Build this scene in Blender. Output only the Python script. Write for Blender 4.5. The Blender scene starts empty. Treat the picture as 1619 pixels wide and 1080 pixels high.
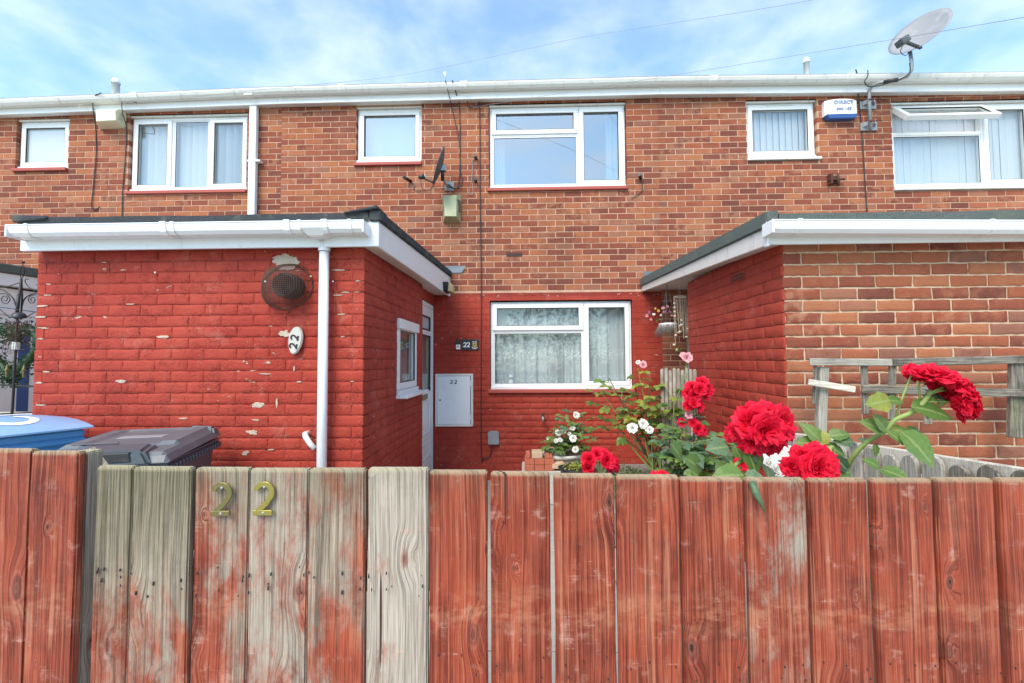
import bpy, bmesh, math, random
import numpy as np
from mathutils import Vector, Matrix, noise
R = math.radians
rnd = random.Random(7)
scene = bpy.context.scene
col = scene.collection

# ------------------------------------------------------------------ camera, world, sun, exposure
CAM = Vector((0, 0, 1.5))
cd = bpy.data.cameras.new('camera'); cam = bpy.data.objects.new('camera', cd); col.objects.link(cam)
cd.sensor_width = 36; cd.lens = 36 * 700 / 1619; cd.clip_start = .05; cd.clip_end = 3000
cam.matrix_world = Matrix.Translation(CAM) @ Matrix(((0.999540, 0.006476, 0.029640), (0.029885, -0.041701, -0.998683), (-0.005231, 0.999109, -0.041876))).to_4x4()
scene.camera = cam
SUN_EL, SUN_AZ = 48, 205          # azimuth clockwise from +Y, the sun stands behind and left of the camera
world = bpy.data.worlds.new('World'); scene.world = world; world.use_nodes = True
scene.view_settings.view_transform = 'Standard'; scene.view_settings.look = 'None'
scene.view_settings.gamma = 1; scene.view_settings.use_curve_mapping = False
scene.view_settings.exposure = 0.93
CLOUD = (5.2, 5.5, 5.9, 1)
def build_world():
    nt = world.node_tree; N = nt.nodes; L = nt.links; N.clear()
    out = N.new('ShaderNodeOutputWorld'); bg = N.new('ShaderNodeBackground')
    sky = N.new('ShaderNodeTexSky'); sky.sky_type = 'NISHITA'; sky.sun_disc = False
    sky.sun_elevation = R(SUN_EL); sky.sun_rotation = R(SUN_AZ); sky.air_density = 1.15; sky.dust_density = .6; sky.ozone_density = 2.2
    tc = N.new('ShaderNodeTexCoord'); sp = N.new('ShaderNodeSeparateXYZ'); L.new(tc.outputs['Generated'], sp.inputs[0])
    mx = N.new('ShaderNodeMath'); mx.operation = 'MAXIMUM'; mx.inputs[1].default_value = .04; L.new(sp.outputs[2], mx.inputs[0])
    ad = N.new('ShaderNodeMath'); ad.operation = 'ADD'; ad.inputs[1].default_value = .12; L.new(mx.outputs[0], ad.inputs[0])
    dx = N.new('ShaderNodeMath'); dx.operation = 'DIVIDE'; L.new(sp.outputs[0], dx.inputs[0]); L.new(ad.outputs[0], dx.inputs[1])
    dy = N.new('ShaderNodeMath'); dy.operation = 'DIVIDE'; L.new(sp.outputs[1], dy.inputs[0]); L.new(ad.outputs[0], dy.inputs[1])
    cb = N.new('ShaderNodeCombineXYZ'); L.new(dx.outputs[0], cb.inputs[0]); L.new(dy.outputs[0], cb.inputs[1])
    n1 = N.new('ShaderNodeTexNoise'); n1.inputs['Scale'].default_value = 2.2; n1.inputs['Detail'].default_value = 8
    n1.inputs['Roughness'].default_value = .52; n1.inputs['Distortion'].default_value = .35; L.new(cb.outputs[0], n1.inputs['Vector'])
    n2 = N.new('ShaderNodeTexNoise'); n2.inputs['Scale'].default_value = 5.2; n2.inputs['Detail'].default_value = 6
    n2.inputs['Roughness'].default_value = .5; L.new(cb.outputs[0], n2.inputs['Vector'])
    m = N.new('ShaderNodeMath'); m.operation = 'MULTIPLY_ADD'; m.inputs[1].default_value = .55
    L.new(n2.outputs['Fac'], m.inputs[0]); L.new(n1.outputs['Fac'], m.inputs[2])
    rp = N.new('ShaderNodeMapRange'); rp.inputs['From Min'].default_value = .60; rp.inputs['From Max'].default_value = 1.10
    rp.inputs['To Min'].default_value = .10; rp.inputs['To Max'].default_value = .52; rp.interpolation_type = 'SMOOTHSTEP'
    L.new(m.outputs[0], rp.inputs['Value'])
    mix = N.new('ShaderNodeMix'); mix.data_type = 'RGBA'; mix.inputs[7].default_value = CLOUD
    L.new(rp.outputs[0], mix.inputs[0]); tn = N.new('ShaderNodeMix'); tn.data_type = 'RGBA'; tn.blend_type = 'MULTIPLY'; tn.inputs[0].default_value = 1; tn.inputs[7].default_value = (.84, 1.12, 1.24, 1); L.new(sky.outputs[0], tn.inputs[6]); L.new(tn.outputs[2], mix.inputs[6])
    bg.inputs['Strength'].default_value = .15
    L.new(mix.outputs[2], bg.inputs['Color']); L.new(bg.outputs[0], out.inputs['Surface'])
build_world()
sl = bpy.data.lights.new('sun', 'SUN'); so = bpy.data.objects.new('sun', sl); col.objects.link(so)
sl.energy = 2.3; sl.angle = R(38); sl.color = (1, .90, .77)
a, e = R(SUN_AZ), R(SUN_EL)
so.rotation_euler = Vector((math.sin(a) * math.cos(e), math.cos(a) * math.cos(e), math.sin(e))).to_track_quat('Z', 'Y').to_euler()

# ------------------------------------------------------------------ node helper
class G:
    def __init__(s, name):
        s.m = bpy.data.materials.new(name); s.m.use_nodes = True
        s.t = s.m.node_tree; s.N = s.t.nodes; s.L = s.t.links
        s.b = s.N['Principled BSDF']; s.out = s.N['Material Output']
    def _in(s, sock, v):
        if isinstance(v, bpy.types.NodeSocket): s.L.new(v, sock)
        elif v is not None:
            if isinstance(v, (tuple, list)) and len(v) == 3 and sock.type == 'RGBA': v = (*v, 1)
            sock.default_value = v
    def obj(s): return s.N.new('ShaderNodeTexCoord').outputs['Object']
    def pos(s): return s.N.new('ShaderNodeNewGeometry').outputs['Position']
    def attr(s, name, typ='OBJECT', out='Fac'):
        n = s.N.new('ShaderNodeAttribute'); n.attribute_type = typ; n.attribute_name = name; return n.outputs[out]
    def rand(s): return s.N.new('ShaderNodeObjectInfo').outputs['Random']
    def map(s, v, scale=(1, 1, 1), loc=(0, 0, 0)):
        n = s.N.new('ShaderNodeMapping'); s._in(n.inputs['Vector'], v); s._in(n.inputs['Scale'], scale); s._in(n.inputs['Location'], loc); return n.outputs[0]
    def sep(s, v):
        n = s.N.new('ShaderNodeSeparateXYZ'); s._in(n.inputs[0], v); return n.outputs
    def comb(s, x=0., y=0., z=0.):
        n = s.N.new('ShaderNodeCombineXYZ'); [s._in(n.inputs[i], q) for i, q in enumerate((x, y, z))]; return n.outputs[0]
    def noise(s, v, scale=5., detail=3., rough=.5, dist=0., out='Fac'):
        n = s.N.new('ShaderNodeTexNoise'); s._in(n.inputs['Vector'], v)
        for k, q in (('Scale', scale), ('Detail', detail), ('Roughness', rough), ('Distortion', dist)): s._in(n.inputs[k], q)
        return n.outputs[out]
    def vor(s, v, scale=5., rnd_=1., feature='F1', out='Distance', dim='3D'):
        n = s.N.new('ShaderNodeTexVoronoi'); n.voronoi_dimensions = dim; n.feature = feature; s._in(n.inputs['Vector'], v); s._in(n.inputs['Scale'], scale); s._in(n.inputs['Randomness'], rnd_); return n.outputs[out]
    def math(s, op, a, b=0., c=0., clamp=False):
        n = s.N.new('ShaderNodeMath'); n.operation = op; n.use_clamp = clamp
        for i, q in enumerate((a, b, c)): s._in(n.inputs[i], q)
        return n.outputs[0]
    def rng(s, v, a, b, c=0., d=1., smooth=True):
        n = s.N.new('ShaderNodeMapRange'); n.interpolation_type = 'SMOOTHSTEP' if smooth else 'LINEAR'
        for k, q in (('Value', v), ('From Min', a), ('From Max', b), ('To Min', c), ('To Max', d)): s._in(n.inputs[k], q)
        return n.outputs[0]
    def mix(s, f, a, b, mode='MIX'):
        n = s.N.new('ShaderNodeMix'); n.data_type = 'RGBA'; n.blend_type = mode
        s._in(n.inputs[0], f); s._in(n.inputs[6], a); s._in(n.inputs[7], b); return n.outputs[2]
    def ramp(s, f, stops, const=False):
        n = s.N.new('ShaderNodeValToRGB'); cr = n.color_ramp
        if const: cr.interpolation = 'CONSTANT'
        while len(cr.elements) < len(stops): cr.elements.new(.5)
        for e_, (p, c) in zip(cr.elements, stops): e_.position = p; e_.color = (*c, 1)
        s._in(n.inputs[0], f); return n.outputs[0]
    def bump(s, h, strength=.3, dist=.01, normal=None):
        n = s.N.new('ShaderNodeBump'); s._in(n.inputs['Height'], h); s._in(n.inputs['Strength'], strength); s._in(n.inputs['Distance'], dist)
        if normal is not None: s.L.new(normal, n.inputs['Normal'])
        return n.outputs[0]
    def set(s, color=None, rough=None, normal=None, metal=None, spec=None, **k):
        for nm, v in (('Base Color', color), ('Roughness', rough), ('Normal', normal), ('Metallic', metal), ('Specular IOR Level', spec)):
            if v is not None: s._in(s.b.inputs[nm], v)
        for nm, v in k.items(): s._in(s.b.inputs[nm.replace('_', ' ')], v)
        return s.m

def plain(name, c, rough=.5, metal=0., spec=.5, dirt=.15, dscale=9., bump=.0, dirtc=(.25, .22, .17)):
    g = G(name); p = g.pos()
    n = g.rng(g.noise(p, dscale, 6, .65), .5, .78)
    cc = g.mix(g.math('MULTIPLY', n, dirt), c, dirtc)
    cc = g.mix(g.math('MULTIPLY', g.rng(g.noise(p, dscale * 9, 3), .3, .7), dirt * .35), cc, tuple(q * .6 for q in c))
    nm = g.bump(g.noise(p, dscale * 6, 4), bump, .004) if bump else None
    return g.set(cc, rough, nm, metal, spec)

M = {}
def m_brick():
    g = G('facing_brick'); p = g.pos(); t = g.attr('tone', 'GEOMETRY', 'Color'); s = g.sep(t)
    base = g.ramp(s[0], [(0, (.17, .052, .034)), (.10, (.23, .062, .037)), (.34, (.29, .078, .040)), (.58, (.345, .102, .048)), (.80, (.40, .140, .060)), (.92, (.36, .145, .080)), (1, (.23, .095, .065))])
    patch = g.rng(g.noise(p, 16, 3, .6), .42, .66)
    alt = g.ramp(s[1], [(0, (.12, .042, .032)), (.40, (.19, .062, .042)), (.7, (.43, .15, .072)), (1, (.38, .19, .11))])
    c = g.mix(g.math('MULTIPLY', patch, g.rng(s[2], 0, 1, .1, .8)), base, alt)
    big = g.noise(g.map(p, (1, 1, .35)), 1.6, 5, .65); c = g.mix(g.math('MULTIPLY', g.rng(big, .48, .70), .38), c, (.13, .055, .038)); c = g.mix(g.math('MULTIPLY', g.rng(big, .50, .30), .22), c, (.46, .19, .10))
    sp = g.rng(g.noise(p, 150, 4, .7), .52, .70); c = g.mix(g.math('MULTIPLY', sp, .75), c, (.10, .035, .028))
    wh = g.rng(g.noise(p, 95, 2, .5), .66, .78); c = g.mix(g.math('MULTIPLY', wh, .45), c, (.66, .42, .31))
    drag = g.noise(g.map(p, (60, 60, 150)), 1, 3, .6)
    h = g.math('ADD', g.math('MULTIPLY', drag, .7), g.noise(p, 240, 4, .65))
    return g.set(c, .88, g.bump(h, .55, .004), spec=.25)
def m_mortar(name, c1, c2):
    g = G(name); p = g.pos(); n = g.noise(p, 14, 5, .6)
    c = g.mix(g.rng(n, .35, .7), c1, c2); c = g.mix(g.math('MULTIPLY', g.rng(g.noise(p, 220, 2), .5, .75), .4), c, tuple(q * .55 for q in c2))
    return g.set(c, .95, g.bump(g.noise(p, 150, 4, .6), .5, .004), spec=.15)
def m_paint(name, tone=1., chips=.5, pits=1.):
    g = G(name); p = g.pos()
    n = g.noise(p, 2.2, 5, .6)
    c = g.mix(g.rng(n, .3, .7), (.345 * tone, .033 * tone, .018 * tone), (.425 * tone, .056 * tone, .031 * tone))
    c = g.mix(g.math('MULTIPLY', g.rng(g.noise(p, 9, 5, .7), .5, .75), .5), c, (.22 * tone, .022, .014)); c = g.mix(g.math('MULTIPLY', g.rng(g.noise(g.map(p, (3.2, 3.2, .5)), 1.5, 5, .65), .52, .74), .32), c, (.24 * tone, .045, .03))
    # bloom: pale worn haze on the paint
    c = g.mix(g.math('MULTIPLY', g.rng(g.noise(p, 5.5, 6, .75, .6), .54, .76), .38), c, (.60, .25, .18))
    pit = g.vor(g.map(p, (1, 1, 1.3)), 88, 1)
    pitm = g.math('MULTIPLY', g.rng(pit, .05, .36, 1, 0), g.rng(g.noise(p, 9, 4), .42, .62))
    c = g.mix(g.math('MULTIPLY', pitm, .75 * pits), c, (.12, .016, .012))
    ch = g.math('MULTIPLY', g.rng(g.noise(g.map(p, (1, 1, 2.4)), 11, 7, .72), .70 - .06 * chips, .72 - .06 * chips), g.rng(g.noise(p, 1.7, 2), .44, .58))
    c = g.mix(ch, c, (.70, .56, .42))
    fl = g.rng(g.noise(p, 60, 3, .7), .73, .76); c = g.mix(g.math('MULTIPLY', fl, .8 * chips), c, (.72, .60, .50))
    h = g.math('ADD', g.noise(p, 70, 5, .65), g.math('MULTIPLY', pitm, -1.2 * pits))
    h = g.math('ADD', h, g.math('MULTIPLY', ch, -.6))
    return g.set(c, .70, g.bump(h, .9, .0065), spec=.3)
def m_board():
    g = G('weathered_stained_board'); o = g.obj(); s = g.sep(o); sd = g.attr('seed'); wear = g.attr('wear'); alg = g.attr('algae'); pale = g.attr('pale')
    x = g.math('ADD', g.math('ADD', s[0], s[1]), g.math('MULTIPLY', sd, 3.17)); z = g.math('ADD', s[2], g.math('MULTIPLY', sd, 5.31))
    kn = g.noise(g.comb(g.math('MULTIPLY', x, 30), sd, g.math('MULTIPLY', z, 30)), 1., 2.)
    kv = g.comb(g.math('MULTIPLY', x, 7.6), g.math('MULTIPLY', z, 3.5), 0.)
    d = g.math('ADD', g.vor(kv, 1., .95, dim='2D'), g.math('MULTIPLY', g.math('SUBTRACT', kn, .5), .09))
    kc_ = g.sep(g.vor(kv, 1., .95, out='Color', dim='2D')); d = g.math('DIVIDE', d, g.rng(kc_[0], 0, 1, .25, 1.25)); has = g.rng(kc_[1], .38, .42)
    d = g.math('ADD', d, g.math('MULTIPLY', g.math('SUBTRACT', 1., has), 1.))
    knot = g.rng(d, .045, .11, 1, 0); ring = g.rng(d, .06, .34, 1, 0)
    lowz = g.comb(g.math('MULTIPLY', x, 7.), 0., g.math('MULTIPLY', z, 1.6))
    warp = g.math('MULTIPLY', g.math('SUBTRACT', g.noise(lowz, 1., 2., .4), .5), .026)
    gx = g.math('ADD', g.math('ADD', x, warp), g.math('MULTIPLY', ring, .018))
    fine = g.noise(g.comb(g.math('MULTIPLY', gx, 330), 0., g.math('MULTIPLY', z, 5)), 1., 3., .6)
    fib = g.noise(g.comb(g.math('MULTIPLY', gx, 185), sd, g.math('MULTIPLY', z, 1.7)), 1., 4., .62); fibd = g.rng(fib, .53, .64); fibl = g.rng(fib, .46, .36)
    rings = g.noise(g.comb(g.math('MULTIPLY', gx, 62), 0., g.math('MULTIPLY', z, .5)), 1., 2., .5)
    line = g.math('MULTIPLY', g.rng(rings, .55, .61), g.rng(g.noise(g.comb(g.math('MULTIPLY', x, 6), sd, g.math('MULTIPLY', z, 6)), 1., 3.), .4, .62))
    sc = g.noise(g.comb(g.math('MULTIPLY', x, 12), sd, g.math('MULTIPLY', z, 4)), 1., 5., .65)
    red = g.mix(g.rng(sc, .3, .7), (.185, .025, .010), (.345, .060, .025))
    dk = g.noise(g.comb(g.math('MULTIPLY', x, 5), g.math('MULTIPLY', sd, 3.), g.math('MULTIPLY', z, 7)), 1., 5., .7)
    red = g.mix(g.math('MULTIPLY', g.rng(dk, .50, .68), .62), red, (.12, .018, .009))
    red = g.mix(g.math('MULTIPLY', line, .6), red, (.48, .18, .095))
    red = g.mix(g.math('MULTIPLY', g.rng(fine, .52, .72), .75), red, (.09, .016, .009))
    red = g.mix(g.math('MULTIPLY', g.rng(fine, .50, .28), .42), red, (.52, .19, .125))
    red = g.mix(g.math('MULTIPLY', fibd, .30), red, (.075, .014, .008)); red = g.mix(g.math('MULTIPLY', fibl, .26), red, (.48, .16, .085))
    band = g.math('MULTIPLY', g.rng(s[2], .72, .84), g.rng(s[2], .90, .80)); bnn = g.noise(g.comb(g.math('MULTIPLY', x, 14), sd, g.math('MULTIPLY', z, 30)), 1., 6., .7); red = g.mix(g.math('MULTIPLY', g.math('MULTIPLY', band, g.rng(bnn, .42, .66)), .65), red, (.47, .20, .11))
    bl = g.noise(g.comb(g.math('MULTIPLY', x, 20), sd, g.math('MULTIPLY', z, 22)), 1., 6., .7)
    gr = g.mix(g.rng(fine, .3, .7), (.36, .295, .20), (.12, .092, .062)); gr = g.mix(g.math('MULTIPLY', fibd, .75), gr, (.075, .055, .035)); gr = g.mix(g.math('MULTIPLY', fibl, .45), gr, (.56, .49, .38)); gr = g.mix(g.math('MULTIPLY', line, .4), gr, (.42, .24, .17))
    gr = g.mix(g.rng(g.noise(g.comb(g.math('MULTIPLY', x, 16), sd, g.math('MULTIPLY', z, 2)), 1., 4.), .45, .7), gr, (.27, .26, .20))
    gr = g.mix(pale, gr, g.mix(g.rng(fine, .3, .7), (.56, .50, .41), (.27, .23, .175)))
    sc2 = g.noise(g.comb(g.math('MULTIPLY', x, 11), sd, g.math('MULTIPLY', z, 4.5)), 1., 8., .72, .25)
    top = g.attr('ztop'); gd = g.math('MULTIPLY', g.math('SUBTRACT', g.math('DIVIDE', s[2], top), .76), g.attr('grad'))
    wm = g.math('ADD', g.math('ADD', g.math('ADD', g.math('MULTIPLY', sc2, 1.15), g.math('MULTIPLY', fine, .30)), g.math('SUBTRACT', wear, 1.13)), gd)
    c = g.mix(g.math('MULTIPLY', g.rng(wm, .0, .26), .92), red, gr)
    # scratches across and pale scuffs
    ws = g.math('MULTIPLY', g.rng(g.noise(g.comb(g.math('MULTIPLY', x, 9), sd, g.math('MULTIPLY', z, 240)), 1., 3., .7), .60, .72), g.rng(bl, .50, .66))
    c = g.mix(g.math('MULTIPLY', ws, .6), c, (.66, .42, .33))
    c = g.mix(g.math('MULTIPLY', g.rng(bl, .56, .76), .5), c, (.60, .34, .26))
    # algae creeping down from the top
    dz = g.math('SUBTRACT', s[2], top)
    am = g.math('MULTIPLY', g.rng(g.math('ADD', dz, g.math('MULTIPLY', g.math('SUBTRACT', bl, .5), .35)), g.math('MULTIPLY', alg, -.42), .02), g.math('MINIMUM', alg, 1.))
    c = g.mix(g.math('MULTIPLY', am, .85), c, g.mix(g.rng(fine, .35, .65), (.185, .165, .09), (.075, .068, .038)))
    c = g.mix(g.math('MULTIPLY', g.rng(dz, -.012, 0), .6), c, (.52, .45, .28))
    edge = g.rng(d, .09, .14, 0, 1)
    kc = g.mix(g.rng(g.noise(g.comb(g.math('MULTIPLY', d, 60), sd, 0.), 1., 2.), .35, .65), (.10, .028, .02), (.26, .08, .05))
    c = g.mix(g.math('MULTIPLY', knot, .8), c, kc)
    rim = g.math('MULTIPLY', g.rng(d, .08, .10), g.rng(d, .13, .10)); c = g.mix(g.math('MULTIPLY', rim, .18), c, (.52, .22, .16))
    core = g.math('MULTIPLY', g.rng(d, .010, .026, 1, 0), g.rng(kc_[2], .4, .6)); c = g.mix(core, c, (.035, .016, .012))
    crk = g.math('MULTIPLY', g.rng(g.noise(g.comb(g.math('MULTIPLY', gx, 46), 3., g.math('MULTIPLY', z, .9)), 1., 2.), .735, .75), 1.); c = g.mix(crk, c, (.06, .022, .015))
    h = g.math('ADD', g.math('MULTIPLY', fine, 1.), g.math('MULTIPLY', fibd, -1.1)); h = g.math('ADD', h, g.math('MULTIPLY', knot, .6)); h = g.math('ADD', h, g.math('MULTIPLY', crk, -2.))
    return g.set(c, g.rng(wm, 0, .3, .48, .85), g.bump(h, .8, .0030), spec=.35)
def m_oldwood(name, c1, c2, green=.0):
    g = G(name); o = g.obj(); s = g.sep(o); r = g.rand()
    x = g.math('ADD', s[0], g.math('MULTIPLY', r, 9.)); y = g.math('ADD', s[1], g.math('MULTIPLY', r, 4.)); ln = g.attr('along')
    z = s[2]
    va = g.comb(g.math('MULTIPLY', x, 150), g.math('MULTIPLY', y, 150), g.math('MULTIPLY', z, 5)); vb = g.comb(g.math('MULTIPLY', x, 5), g.math('MULTIPLY', y, 150), g.math('MULTIPLY', z, 150))
    v = g.N.new('ShaderNodeMix'); v.data_type = 'VECTOR'; g._in(v.inputs[0], ln); g._in(v.inputs[4], va); g._in(v.inputs[5], vb); v = v.outputs[1]
    f = g.noise(v, 1., 4., .65)
    c = g.mix(g.rng(f, .3, .7), c1, c2)
    b = g.noise(g.comb(x, y, z), 8, 5, .65); c = g.mix(g.math('MULTIPLY', g.rng(b, .45, .7), .6), c, tuple(q * .5 for q in c2))
    c = g.mix(g.math('MULTIPLY', g.rng(g.noise(g.comb(x, y, z), 5, 4), .5, .7), green), c, (.17, .19, .07))
    return g.set(c, .9, g.bump(f, .8, .003), spec=.2)
def m_leaf(name, c1, c2, c3, tr=.3):
    g = G(name); p = g.pos(); r = g.rand()
    c = g.mix(r, c1, c2); c = g.mix(g.rng(g.noise(p, 5, 3), .45, .7), c, c3)
    c = g.mix(g.math('MULTIPLY', g.rng(g.noise(p, 120, 3), .4, .7), .3), c, tuple(q * .55 for q in c1))
    c = g.mix(g.math('MULTIPLY', g.rng(g.sep(g.attr('tone', 'GEOMETRY', 'Color'))[0], .80, 1.), .55), c, (.36, .42, .16))
    g.set(c, .40, g.bump(g.noise(p, 110, 3), .45, .004), spec=.45)
    t = g.N.new('ShaderNodeBsdfTranslucent'); g._in(t.inputs[0], g.mix(.5, c, (c2[0] * 1.6, c2[1] * 1.6, c2[2]))); ms = g.N.new('ShaderNodeMixShader'); ms.inputs[0].default_value = tr
    g.L.new(g.b.outputs[0], ms.inputs[1]); g.L.new(t.outputs[0], ms.inputs[2]); g.L.new(ms.outputs[0], g.out.inputs[0]); return g.m
def m_petal(name, c1, c2, c3, tr=.25):
    g = G(name); o = g.obj(); t = g.sep(g.attr('tone', 'GEOMETRY', 'Color'))
    c = g.mix(t[0], c1, c2); c = g.mix(g.math('MULTIPLY', g.rng(g.noise(o, 60, 3), .5, .75), .5), c, c3)
    g.set(c, .55, None, spec=.2)
    tb = g.N.new('ShaderNodeBsdfTranslucent'); g._in(tb.inputs[0], c); ms = g.N.new('ShaderNodeMixShader'); ms.inputs[0].default_value = tr
    g.L.new(g.b.outputs[0], ms.inputs[1]); g.L.new(tb.outputs[0], ms.inputs[2]); g.L.new(ms.outputs[0], g.out.inputs[0]); return g.m
def m_glass(name, refl, tint=(.86, .9, .9)):
    g = G(name); tr = g.N.new('ShaderNodeBsdfTransparent'); tr.inputs[0].default_value = (*tint, 1)
    gl = g.N.new('ShaderNodeBsdfGlossy'); gl.inputs['Roughness'].default_value = .015; gl.inputs[0].default_value = (1, .95, .88, 1)
    p = g.pos(); g.L.new(g.bump(g.noise(p, 1.6, 2), .10, .012), gl.inputs['Normal'])
    fr = g.N.new('ShaderNodeFresnel'); fr.inputs[0].default_value = 1.5
    gn = g.N.new('ShaderNodeNewGeometry'); f = g.math('MULTIPLY', g.math('ADD', fr.outputs[0], refl, clamp=True), g.math('SUBTRACT', 1., gn.outputs['Backfacing']))
    ms = g.N.new('ShaderNodeMixShader'); g.L.new(f, ms.inputs[0]); g.L.new(tr.outputs[0], ms.inputs[1]); g.L.new(gl.outputs[0], ms.inputs[2]); g.L.new(ms.outputs[0], g.out.inputs[0]); return g.m
def m_net(name, c, open_=.35, lace=None):
    g = G(name); p = g.pos(); s = g.sep(p)
    d = g.N.new('ShaderNodeBsdfDiffuse'); t = g.N.new('ShaderNodeBsdfTranslucent'); x = g.N.new('ShaderNodeBsdfTransparent')
    for q in (d, t): q.inputs[0].default_value = (*c, 1)
    a_ = g.N.new('ShaderNodeMixShader'); a_.inputs[0].default_value = .3; g.L.new(d.outputs[0], a_.inputs[1]); g.L.new(t.outputs[0], a_.inputs[2])
    f = open_
    if lace:
        f_ = None
        for z0, z1 in lace:
            band = g.math('MULTIPLY', g.rng(s[2], z0, z0 + .02), g.rng(s[2], z1 - .02, z1, 1, 0))
            v = g.rng(g.vor(g.map(p, (1, .2, 1)), 38, 1), .30, .40, 1, 0); v = g.math('MULTIPLY', band, g.math('ADD', g.math('MULTIPLY', v, .8), .1))
            f_ = v if f_ is None else g.math('MAXIMUM', f_, v)
        f = g.math('MULTIPLY', g.math('SUBTRACT', 1., f_), open_)
    b_ = g.N.new('ShaderNodeMixShader'); g._in(b_.inputs[0], f); g.L.new(a_.outputs[0], b_.inputs[1]); g.L.new(x.outputs[0], b_.inputs[2]); g.L.new(b_.outputs[0], g.out.inputs[0]); return g.m
def m_felt(name, c1, c2):
    g = G(name); p = g.pos(); f = g.noise(p, 420, 2, .6); c = g.mix(g.rng(f, .4, .62), c1, c2)
    c = g.mix(g.math('MULTIPLY', g.rng(g.noise(p, 7, 5, .7), .5, .7), .5), c, (.16, .17, .12))
    return g.set(c, .95, g.bump(g.math('ADD', f, g.noise(p, 30, 4)), .7, .004), spec=.2)
def m_upvc(name, c=(.80, .80, .78), dirt=.25, grime=(.42, .40, .33)):
    g = G(name); p = g.pos(); n = g.noise(g.map(p, (1, 1, .35)), 14, 6, .7)
    cc = g.mix(g.math('MULTIPLY', g.rng(n, .52, .8), dirt), c, grime)
    cc = g.mix(g.math('MULTIPLY', g.rng(g.noise(p, 150, 3, .6), .56, .8), dirt * 1.2), cc, grime)
    return g.set(cc, .38, g.bump(g.noise(p, 40, 3), .05, .003), spec=.5)

M['brick'] = m_brick()
M['mortar'] = m_mortar('peach_mortar', (.60, .37, .25), (.47, .28, .185))
M['mortar_pale'] = m_mortar('pale_mortar', (.62, .45, .30), (.50, .34, .22))
M['paint'] = m_paint('red_masonry_paint', 1., .95, 1.)
M['paint_clean'] = m_paint('red_masonry_paint_smooth', .93, .12, .25)
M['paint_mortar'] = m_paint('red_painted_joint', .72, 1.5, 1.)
M['bare_plaster'] = m_mortar('exposed_render', (.58, .46, .35), (.42, .34, .27))
M['paint_sill'] = plain('red_sill_paint', (.40, .07, .05), .6, dirt=.3, dscale=14)
M['board'] = m_board()
M['greywood'] = m_oldwood('silvered_wood', (.47, .43, .36), (.20, .175, .14), .25)
M['palewood'] = m_oldwood('pale_bare_wood', (.72, .66, .56), (.50, .43, .33), .1)
M['darkwood'] = m_oldwood('dark_lattice_wood', (.30, .265, .21), (.085, .072, .056), .3)
M['postwood'] = m_oldwood('mossy_post_wood', (.60, .52, .36), (.40, .28, .17), .5)
M['upvc'] = m_upvc('white_upvc', (.80, .80, .78), .32); M['upvc_dirty'] = m_upvc('grimy_white_upvc', (.76, .75, .69), .8); M['upvc_old'] = m_upvc('cream_upvc', (.70, .69, .62), .5)
M['timber_white'] = m_upvc('flaking_white_timber', (.74, .70, .64), .9, (.30, .22, .16))
M['glass'] = m_glass('window_glass', .05, (.93, .96, .96)); M['glass_up'] = m_glass('upstairs_glass', .14, (.93, .96, .96)); M['glass_mirror'] = m_glass('sky_reflecting_glass', .40); M['glass_frost'] = plain('obscured_glass', (.52, .57, .60), .25, dirt=.1, bump=.2)
M['felt'] = m_felt('dark_roof_felt', (.035, .037, .040), (.085, .088, .092)); M['felt_green'] = m_felt('green_mineral_felt', (.06, .072, .064), (.17, .19, .17))
M['seal'] = plain('black_rubber', (.015, .015, .016), .6, dirt=.05)
M['lead'] = plain('lead_flashing', (.34, .37, .40), .5, .2, dirt=.4)
M['room'] = plain('plastered_room', (.38, .36, .33), .9, dirt=.05); M['ceiling'] = plain('room_ceiling', (.7, .7, .68), .9, dirt=.03)
M['blind'] = m_net('white_blind_fabric', (.82, .83, .86), .04); M['swag'] = m_net('sheer_swag', (.86, .87, .92), .22)
M['net'] = m_net('lace_net', (.84, .87, .86), .34, [(1.50, 1.64), (1.18, 1.31)]); M['curtain'] = m_net('white_lining', (.80, .84, .84), .12); M['bluecurtain'] = m_net('pale_blue_curtain', (.52, .70, .78), .08)
M['black'] = plain('black_plastic', (.02, .02, .022), .45, dirt=.2); M['iron'] = plain('black_iron', (.035, .032, .03), .5, .5, dirt=.4, dirtc=(.16, .08, .04))
M['cable'] = plain('black_cable', (.03, .025, .025), .6, dirt=.2); M['cable_grey'] = plain('grey_cable', (.30, .29, .28), .6, dirt=.2); M['cable_white'] = plain('white_cable', (.6, .58, .55), .6, dirt=.3)
M['cage'] = plain('rusty_wire', (.14, .075, .055), .8, .3, dirt=.6, dscale=30, dirtc=(.30, .15, .09))
M['rust'] = plain('rusted_steel', (.11, .045, .03), .85, .3, dirt=.7, dscale=25, bump=.3, dirtc=(.25, .09, .035))
M['galv'] = plain('galvanised_steel', (.34, .35, .35), .5, .5, dirt=.3); M['dish_dark'] = plain('charcoal_dish', (.075, .085, .09), .5, dirt=.25); M['dish_pale'] = plain('pale_grey_dish', (.27, .265, .27), .5, dirt=.2, dirtc=(.75, .76, .74))
M['cream'] = plain('cream_plastic', (.76, .72, .50), .5, dirt=.15); M['ventmetal'] = plain('mossy_cream_metal', (.42, .42, .25), .55, .2, dirt=.75, dscale=16, dirtc=(.22, .23, .09))
M['bluebox'] = plain('blue_plastic', (.03, .09, .28), .4, dirt=.1); M['bin_blue'] = plain('blue_bin_plastic', (.075, .26, .52), .42, dirt=.25, dscale=8, dirtc=(.30, .42, .55), bump=.1)
M['bin_lid_blue'] = plain('faded_blue_lid', (.24, .42, .66), .36, dirt=.35, dscale=6, dirtc=(.42, .52, .66)); M['bin_grey'] = plain('grey_bin_plastic', (.075, .09, .102), .45, dirt=.4, dscale=5, dirtc=(.14, .13, .125), bump=.1)
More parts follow.
